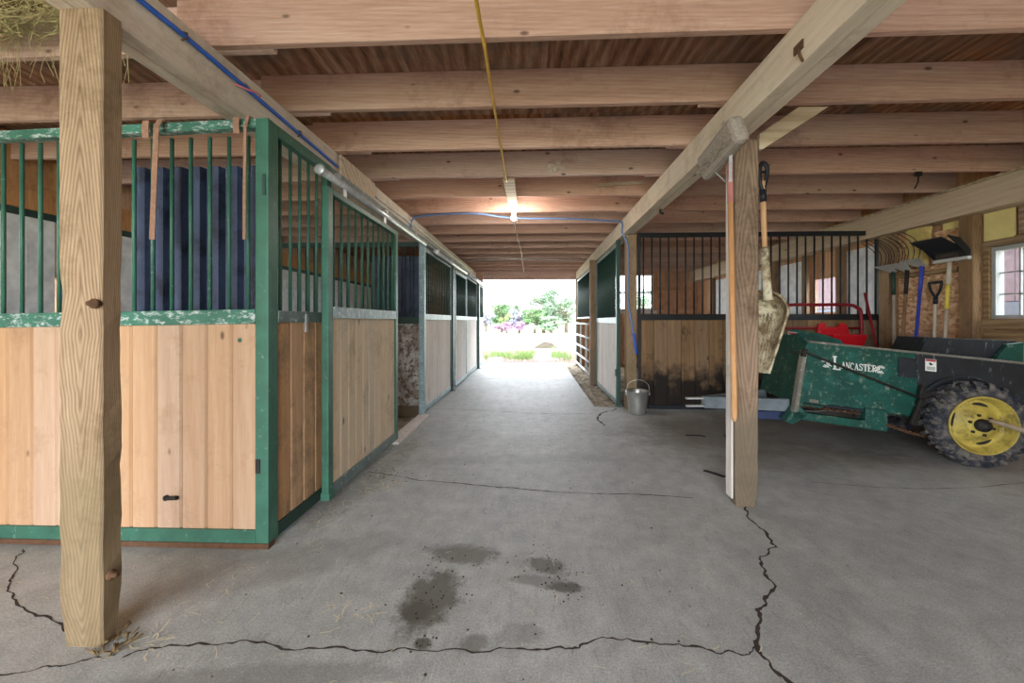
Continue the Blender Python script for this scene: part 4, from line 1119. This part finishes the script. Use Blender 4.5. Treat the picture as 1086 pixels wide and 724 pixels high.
def wheel(q0, sgn):
    """tractor wheel, outer face at q0, width goes along sgn * Sn"""
    C = S0(0, q0, .345); ax = Sn * sgn
    RR, W = .325, .19
    prof = [(.232, .022), (.25, .004), (.287, .0), (.311, .02), (.325, .05), (.325, W - .05), (.311, W - .02), (.285, W), (.25, W - .004), (.232, W - .022), (.232, .022)]
    ty = MB().lathe(prof, C, ax, 48).build('tyre', M['tyre'], t)
    u = Sd; v = Vector((0, 0, 1))
    mb = MB()
    for i in range(22):
        for h in (0, 1):
            th = 2 * pi * (i + .5 * h) / 22
            w0, w1 = (-.004, W * .52) if h == 0 else (W + .004, W * .48)
            pts = []
            for f in (0, .35, 1):
                thf = th + .17 * f
                rr = RR + .004 if f else RR - .02
                pts.append(C + (u * cos(thf) + v * sin(thf)) * rr + ax * (w0 + (w1 - w0) * f))
            for p, p2 in zip(pts, pts[1:]):
                mid = (p + p2) / 2 - C; up = (mid - ax * mid.dot(ax)).normalized()
                mb.bar(p, p2, .030, .040, up)
    mb.build('lug', M['tyre'], ty, bevel=.004)['kind'] = 'stuff'
    rim = MB().lathe([(.236, .018), (.240, .006), (.234, -.002), (.226, .004), (.220, .03), (.205, .05), (.200, .075), (.188, .085), (.150, .078), (.135, .06), (.105, .05), (.10, .035), (.07, .03), (.0, .03)], C, ax, 48).build('rim', M['rim_yellow'], t)
    hub = MB().lathe([(.052, .034), (.052, .0), (.046, -.01), (.03, -.012), (.03, -.03), (.0, -.03)], C, ax, 20).build('hub', M['dark_iron'], t)
    for i in range(6):
        a = 2 * pi * i / 6 + .3
        p = C + (u * cos(a) + v * sin(a)) * .082
        MB().lathe([(.012, .036), (.012, .018), (.006, .016), (0, .016)], p, ax, 6, False).build('bolt', M['dark_iron'], hub)
    for a in (R(100), R(250), R(10)):     # hand holes in the rim dish
        sl = MB()
        pts = [C + (u * cos(a + k * .09) + v * sin(a + k * .09)) * .165 + ax * .0785 for k in range(-4, 5)]
        sl.strip(pts, [.004, .016, .022, .026, .028, .026, .022, .016, .004], ax)
        sl.build('rim_slot', M['dark_iron'], rim)
wheel(.0, 1)
wheel(1.27, -1)

# lettering, ornaments and stickers on the side panel (drawn in a, z on the panel face)
def stroke(mb, pts, w, q=Q0 - .0015):
    L = []
    P = [Vector((a, z)) for a, z in pts]
    for i, p in enumerate(P):
        d = P[min(i + 1, len(P) - 1)] - P[max(i - 1, 0)]
        n = Vector((-d.y, d.x)).normalized() * w / 2
        L.append((p - n, p + n))
    for (a, b), (c, d) in zip(L, L[1:]):
        vs = [mb.bm.verts.new(S(x.x, q, x.y)) for x in (a, b, d, c)]
        mb.face(vs)

mb = MB()
def letter(ch, a, z, h, w):
    """a: start (runs towards smaller a), z: base"""
    X = lambda f: a - w * f
    Zz = lambda f: z + h * f
    k, th, sf = w * .30, w * .13, h * .10
    s = lambda pts, ww: stroke(mb, [(X(p), Zz(q_)) for p, q_ in pts], ww)
    if ch == 'L':
        s([(.25, 0), (.25, 1)], k); s([(0, .03), (1, .03)], sf); s([(.0, .97), (.52, .97)], sf); s([(.92, 0), (.92, .3)], th)
    elif ch == 'A':
        s([(.10, 0), (.48, 1)], th); s([(.85, 0), (.45, 1)], k); s([(.25, .33), (.75, .33)], sf * .8); s([(-.05, .03), (.3, .03)], sf); s([(.62, .03), (1.05, .03)], sf)
    elif ch == 'N':
        s([(.14, 0), (.14, 1)], th); s([(.14, 1), (.84, 0)], k); s([(.86, 0), (.86, 1)], th); s([(0, .97), (.25, .97)], sf); s([(0, .03), (.3, .03)], sf); s([(.7, .97), (1, .97)], sf)
    elif ch == 'C':
        s([(.52 + .42 * cos(R(x)), .5 + .47 * sin(R(x))) for x in range(50, 312, 14)], k * .8); s([(.86, .70), (.86, .95)], th)
    elif ch == 'S':
        s([(.82, .78), (.70, .93), (.45, .97), (.2, .86), (.2, .66), (.5, .52), (.8, .36), (.82, .14), (.55, .03), (.28, .06), (.14, .22)], k * .75); s([(.14, 0), (.14, .28)], th); s([(.85, .74), (.85, 1)], th)
    elif ch == 'T':
        s([(.5, 0), (.5, 1)], k); s([(0, .96), (1, .96)], sf); s([(.04, .74), (.04, 1)], th); s([(.96, .74), (.96, 1)], th); s([(.28, .03), (.72, .03)], sf)
    elif ch == 'E':
        s([(.22, 0), (.22, 1)], k); s([(0, .97), (.92, .97)], sf); s([(.2, .52), (.65, .52)], sf); s([(0, .03), (.95, .03)], sf); s([(.9, .74), (.9, 1)], th); s([(.92, 0), (.92, .28)], th)
    elif ch == 'R':
        s([(.22, 0), (.22, 1)], k); s([(0, .97), (.55, .97)], sf); s([(.5, .97), (.78, .88), (.82, .72), (.7, .56), (.3, .51)], k * .6); s([(.5, .52), (.88, .0)], k * .7); s([(0, .03), (.42, .03)], sf); s([(.74, .03), (1.05, .03)], sf)
letter('L', .965, .655, .122, .062)
for i, ch in enumerate('ANCASTER'):
    letter(ch, .897 - i * .0345, .672, .060, .032)
for (c0, sg) in ((1.025, 1), (.588, -1)):      # scrolled corner ornaments either side of the word
    for r in (.034, .026, .018):
        stroke(mb, [(c0 + sg * r * cos(R(x)), .70 + r * sin(R(x))) for x in range(30, 320, 20)], .005)
    stroke(mb, [(c0 - sg * .01, .70), (c0 - sg * .02, .725), (c0 - sg * .035, .715), (c0 - sg * .03, .695), (c0 - sg * .05, .68)], .010)
    stroke(mb, [(c0 + sg * .006, .69), (c0 - sg * .012, .677), (c0 - sg * .03, .67)], .008)
mb.build('lettering', M['white'], t, fix=False)
mb = MB()
for (a, z, w, h) in ((1.155, .34, .075, .028), (.555, .555, .03, .06)):
    stroke(mb, [(a, z), (a - w, z)], h)
mb.build('scuff_plate', M['edge_grey'], t, fix=False)
def sticker(fn, w, h):
    def quad(x0, x1, z0, z1, m_, e, nm, par):
        b = MB(); vs = [b.bm.verts.new(fn(x, z, e)) for x, z in ((x0, z0), (x1, z0), (x1, z1), (x0, z1))]; b.face(vs); return b.build(nm, M[m_], par, fix=False)
    o = quad(0, w, 0, h, 'white', .002, 'warning_sticker', t)
    quad(w * .04, w * .96, h * .82, h * .97, 'sticker_red', .003, 'red_band', o)
    b = MB()
    for i in range(4):
        z = h * (.12 + i * .07)
        vs = [b.bm.verts.new(fn(x, zz, .003)) for x, zz in ((w * .12, z), (w * .88, z), (w * .88, z + h * .03), (w * .12, z + h * .03))]; b.face(vs)
    # small pictogram
    for (p, q_, r_) in ((.5, .58, .10), (.42, .68, .05)):
        vs = [b.bm.verts.new(fn(w * (p + r_ * 1.6 * cos(k)), h * (q_ + r_ * sin(k) * .9), .003)) for k in [i * pi / 4 for i in range(8)]]; b.face(vs)
    b.build('sticker_print', M['ink'], o, fix=False)
sticker(lambda x, z, e: S(.262 - x, Q0 - .008 - e, .735 + z), .082, .105)
sticker(lambda x, z, e: S(1.09 - x, .80 - e - .002, .84 + z), .085, .13)

# grey pole lying against the wheel hub
m = MB(); m.tube([(3.60, 3.24, .415), (3.72, 3.06, .36), (4.32, 2.16, .02)], [.014, .02, .02], 10)
tag(m.build('wooden_pole', M['handle_grey']), 'greyed wooden pole leaning against the yellow wheel hub', 'pole')

# ----------------------------------------------------- hay, straw and litter
rs = random.Random(21)
mb = MB()
for i in range(900):
    x = rs.uniform(-2.95, -2.02); p = Vector((x, rs.uniform(1.72, 1.88), 2.60 + rs.uniform(0, .2)))
    a = rs.uniform(0, 2 * pi); L = rs.uniform(.06, .2)
    q_ = p + Vector((cos(a) * L, rs.uniform(-.03, .03), sin(a) * L * .5)); q_.z = min(q_.z, 2.80)
    r_ = (p + q_) / 2 + Vector((0, 0, rs.uniform(-.03, .02)))
    mb.strip([p, r_, q_], .0045, (0, 1, 0))
for i in range(40):
    x = rs.uniform(-2.75, -2.0); z = rs.uniform(2.56, 2.64); p = Vector((x, 1.87, z))
    mb.strip([p, p + Vector((rs.uniform(-.02, .03), -.01, -rs.uniform(.05, .12))), p + Vector((rs.uniform(-.04, .06), -.01, -rs.uniform(.12, .26)))], .003, (0, 1, 0))
tag(mb.build('hay', M['hay']), 'tuft of dry hay hanging between deck and joist above the grained post', 'hay', kind='stuff')
mb = MB()
def straw(x, y, L, w=.003):
    a = rs.uniform(0, 2 * pi); b = a + rs.uniform(-.7, .7)
    p = Vector((x, y, .003)); q_ = p + Vector((cos(a) * L / 2, sin(a) * L / 2, .002)); r_ = q_ + Vector((cos(b) * L / 2, sin(b) * L / 2, 0))
    mb.strip([p, q_, r_], w)
for i in range(110): straw(rs.uniform(-1.45, .9), rs.uniform(1.25, 2.6), rs.uniform(.02, .07), .0025)
for i in range(60): straw(rs.uniform(-2.8, -1.3), rs.uniform(1.5, 1.93), rs.uniform(.015, .05), .0022)
for i in range(150): straw(rs.gauss(-1.15, .12), rs.uniform(2.0, 3.9), rs.uniform(.02, .07), .0025)
for i in range(120): straw(rs.uniform(-1.36, -1.2), rs.uniform(2.1, 10.5), rs.uniform(.03, .12))
for (x, y) in ((-1.12, 2.75), (-1.25, 2.25), (-1.0, 2.85), (-1.42, 1.42), (-.75, 1.55)):
    for i in range(14): straw(x + rs.gauss(0, .06), y + rs.gauss(0, .05), rs.uniform(.02, .08), .0038)
tag(mb.build('straw', M['straw']), 'loose straw scattered over the concrete along the stall fronts', 'straw', kind='stuff')
mb = MB()
def crumb(x, y, r):
    mb.lathe([(r * sin(a) * rs.uniform(.8, 1.1), r * .6 * (1 - cos(a))) for a in (.01, .7, 1.4, 2.1, 3.1)], (x, y, -.002), (rs.uniform(-.2, .2), rs.uniform(-.2, .2), 1), 6)
for i in range(420): crumb(rs.uniform(-1.3, .85), rs.uniform(1.2, 10.8), rs.uniform(.0015, .006))
for (x, y, s_, n) in ((-.45, 1.65, .08, 60), (-.43, 1.9, .09, 40), (.08, 1.88, .08, 40), (.14, 1.77, .05, 30), (-1.2, 3.0, .09, 60), (-1.28, 4.3, .06, 40), (-.4, 1.44, .02, 14), (.02, 2.05, .06, 8)):
    for i in range(n): crumb(x + rs.gauss(0, s_), y + rs.gauss(0, s_), rs.uniform(.0015, .0055))
tag(mb.build('debris', M['dung']), 'dark manure crumbs scattered on the concrete aisle', 'debris', kind='stuff')
m = MB(); m.strip(smooth([(1.60, 4.17, .004), (1.66, 4.13, .012), (1.73, 4.16, .006), (1.78, 4.12, .004)], 4), .02); tag(m.build('rubber_scrap', M['black_plastic'], solid=.006), 'black rubber scrap on the floor before the stained partition', 'scrap')
m = MB(); m.strip(smooth([(1.37, 3.19, .004), (1.42, 3.12, .008), (1.47, 3.06, .005)], 4), .03); tag(m.build('rubber_scrap', M['black_plastic'], solid=.006), 'small black scrap on the floor just beyond the broom post', 'scrap')

# ------------------------------------------------------------------ outdoors
def tree(name, label, x, y, h, w, mat, n, cat='tree', leaf=.22, base=.15, group='trees beyond the field', trunk=True):
    o = thing(name, label, cat, (x, y, -.1), group)
    rt = random.Random(int(x * 13 + y * 7 + h * 31))
    if trunk:
        mb = MB(); mb.tube([(x, y, -.3), (x + .05, y, h * .3), (x + .15, y, h * .6), (x + .1, y, h * .85)], [w * .05, w * .04, w * .025, .01], 8)
        for i in range(7):
            a = rt.uniform(0, 2 * pi); z = h * rt.uniform(.25, .6); L = w * .35
            mb.tube([(x + .08, y, z), (x + cos(a) * L * .6, y + sin(a) * L * .6, z + h * .15), (x + cos(a) * L, y + sin(a) * L, z + h * .25)], [w * .02, w * .012, .01], 6)
        mb.build('trunk', M['bark'], o)
    blobs = []
    for i in range(15):
        a = rt.uniform(0, 2 * pi); rr = w * .5 * rt.uniform(.1, .8); z = h * rt.uniform(base + .12, .86)
        tap = 1 - .55 * abs(z / h - .45)
        blobs.append((Vector((x + cos(a) * rr * tap, y + sin(a) * rr * tap, z)), w * rt.uniform(.14, .24), h * rt.uniform(.10, .16)))
    mb = MB()
    for i in range(n):
        c, r1, r2 = blobs[rt.randrange(len(blobs))]
        v = Vector((rt.gauss(0, 1), rt.gauss(0, 1), rt.gauss(0, 1))).normalized()
        f = rt.uniform(.55, 1.0)
        p = c + Vector((v.x * r1, v.y * r1, v.z * r2)) * f
        a1 = Vector((rt.gauss(0, 1), rt.gauss(0, 1), rt.gauss(0, 1))).normalized(); a2 = a1.cross(v + Vector((.01, .02, .03))).normalized()
        s_ = leaf * rt.uniform(.5, 1.2)
        vs = [mb.v(p + q_) for q_ in (a1 * s_ * .5, a2 * s_ * .3, -a1 * s_ * .5, -a2 * s_ * .3)]
        mb.face(vs)
    mb.build('foliage', M[mat], o, fix=False)
    return o

tree('leafy_tree', 'tall pale green tree at the middle of the field edge', 1.2, 44, 5.6, 5.0, 'leaf_grey', 5200)
tree('leafy_tree', 'broad grey green tree beside the gate side of the barn opening', 3.6, 42.5, 4.0, 4.6, 'leaf_grey', 4200)
tree('leafy_bush', 'dense green bush under the tall pale tree', .2, 41.5, 2.7, 3.4, 'leaf', 3000, 'bush')
tree('leafy_tree', 'small dark green tree behind the pink bushes', -3.6, 45, 3.5, 3.0, 'leaf', 2600)
tree('leafy_tree', 'slight green tree between the lilac and the tall pale tree', -1.6, 46, 3.6, 2.6, 'leaf', 2000)
tree('leafy_bush', 'bright spring green bush behind the pink bushes', -2.9, 43, 2.2, 2.0, 'leaf_bright', 1600, 'bush')
tree('leafy_bush', 'lilac flowering bush in the middle of the hedge', -1.5, 42.5, 2.6, 2.4, 'leaf_lilac', 2000, 'bush', group='flowering bushes')
tree('leafy_bush', 'low wide pink flowering bush at the field edge', -3.0, 41, 1.15, 2.6, 'leaf_pink', 1800, 'bush', group='flowering bushes', trunk=False, base=.05)
tree('leafy_bush', 'low pink flowering bush beside the lilac one', -1.3, 41, 1.3, 1.6, 'leaf_pink', 1000, 'bush', group='flowering bushes', trunk=False, base=.05)
tree('leafy_bush', 'pale bush half hidden by the stall row at the field edge', -5.2, 43, 2.4, 2.6, 'leaf_lilac', 1600, 'bush', group='flowering bushes')
tree('leafy_bush', 'long dark green bush filling the back of the hedge behind the tall pale tree', 2.2, 49, 3.6, 7.0, 'leaf', 5200, 'bush', leaf=.3)
tree('leafy_bush', 'broad grey green bush behind the lilac bushes', -3.4, 50, 3.6, 6.5, 'leaf_grey', 4200, 'bush', leaf=.3)
tree('leafy_bush', 'low grey green bush at the feet of the tall pale tree', 1.9, 40.5, 1.9, 3.6, 'leaf_grey', 2800, 'bush', base=.05)
tree('leafy_tree', 'pale tree seen beyond the tube gate', 7.5, 44, 5.2, 5.0, 'leaf_grey', 3000)
tree('leafy_tree', 'grey green tree seen through the end wall window', 12.5, 45, 5.5, 5.0, 'leaf_grey', 2600)
mb = MB(); rg = random.Random(4)
for i in range(4200):
    x = rg.gauss(-.9, .9) if i % 2 else rg.gauss(.45, .6); y = rg.gauss(14.2, .9) + (rg.random() < .3) * rg.uniform(0, 8)
    if y < 12.3 or mnoise.noise(Vector((x * 1.3, y * .8, 5))) < -.05: continue
    h_ = rg.uniform(.06, .20); a = rg.uniform(0, 2 * pi)
    p = Vector((x, y, -.12)); mb.strip([p, p + Vector((cos(a) * .02, sin(a) * .02, h_ * .6)), p + Vector((cos(a) * .06, sin(a) * .06, h_))], [.014, .011, .003], (sin(a), -cos(a), .1))
tag(mb.build('grass', M['grass']), 'fresh green grass tufts at the edge of the yard mud', 'grass', kind='stuff')
m = MB()
m.grid(lambda u, v: (.64 + (u - .5) * 1.3, 19.2 + (v - .5) * 1.1, -.15 + .30 * max(0, 1 - ((u - .5) ** 2 + (v - .5) ** 2) * 4.4) * (1 + .5 * mnoise.noise(Vector((u * 7, v * 7, 0))))), 20, 20)
tag(m.build('manure_heap', M['dung']), 'small dark heap lying out in the sunny field', 'heap')

# --------------------------------------------------------------------- light
w = bpy.data.worlds.new('World'); SC.world = w; w.use_nodes = True
nt = w.node_tree; nt.nodes.clear()
bg = nt.nodes.new('ShaderNodeBackground'); ou = nt.nodes.new('ShaderNodeOutputWorld')
bg.inputs[0].default_value = (.90, .96, 1.03, 1); bg.inputs[1].default_value = 5.5
nt.links.new(bg.outputs[0], ou.inputs[0])
SKY = bg

def area(name, loc, rot, sx, sy, power, color=(1, 1, 1), portal=False):
    l = bpy.data.lights.new(name, 'AREA'); l.shape = 'RECTANGLE'; l.size = sx; l.size_y = sy; l.energy = power; l.color = color
    if portal: l.cycles.is_portal = True
    o = bpy.data.objects.new(name, l); COL.objects.link(o); o.location = loc; o.rotation_euler = rot
    return o
t = thing('added_shed', 'long reddish board shed added outside the tool wall window to dim its panes', 'shed', (8.6, 7.3, -.13))  # shed added outside to darken the window view and hold back daylight
m = MB()
for i in range(56): m.box(7.6, 7.62, -.5 + i * .28, -.5 + i * .28 + .272, 1.51, 2.7)
m.build('red_siding', M['red_siding'], t)
m = MB(); m.box(7.58, 9.6, -.52, 15.2, -.13, 1.5); m.build('grey_plinth', M['shed_grey'], t)
m = MB(); m.prism([(7.3, 2.68), (8.6, 3.6), (9.9, 2.68), (9.9, 2.6), (7.3, 2.6)], lambda x, z: (x, -.8, z), lambda x, z: (x, 15.5, z)); m.build('roof', M['shed_grey'], t)
m = MB(); m.box(7.63, 9.6, -.5, 15.18, 1.51, 2.6); m.build('shed_core', M['red_siding'], t)
area('portal_end', (-.1, 11.3, 1.15), (R(-90), 0, 0), 2.7, 2.5, 1, portal=True)
area('portal_rear', (-1.25, -3.25, 1.4), (R(90), 0, 0), 4.7, 2.8, 1, portal=True)
sl = bpy.data.lights.new('sun', 'SUN'); sl.energy = 0.25; sl.angle = R(50); sl.color = (1, .985, .95)
so = bpy.data.objects.new('sun', sl); COL.objects.link(so); so.rotation_euler = (R(68), 0, R(-20))
pl = bpy.data.lights.new('bulb_light', 'POINT'); pl.energy = 9; pl.color = (1, .94, .84); pl.shadow_soft_size = .04
po = bpy.data.objects.new('bulb_light', pl); COL.objects.link(po); po.location = (-.23, 4.72, 2.36)

# -------------------------------------------------------------------- camera
cam = bpy.data.cameras.new('camera'); co = bpy.data.objects.new('camera', cam); COL.objects.link(co)
cam.sensor_fit = 'HORIZONTAL'; cam.sensor_width = 36.0; cam.lens = 36.0 * 415 / 1086
cam.shift_x = -(547.8 - 543) / 1086; cam.shift_y = -(362 - 340) / 1086
cam.clip_start = .05; cam.clip_end = 400
co.location = (0, 0, 1.2); co.rotation_euler = (R(90), 0, R(2.38))
SC.camera = co

SC.view_settings.view_transform = 'Standard'; SC.view_settings.look = 'None'
SC.view_settings.gamma = 1; SC.view_settings.use_curve_mapping = False
SC.view_settings.exposure = 1.3
SC.cycles.use_denoising = True
SC.cycles.max_bounces = 10; SC.cycles.diffuse_bounces = 7
SC.cycles.sample_clamp_indirect = 8
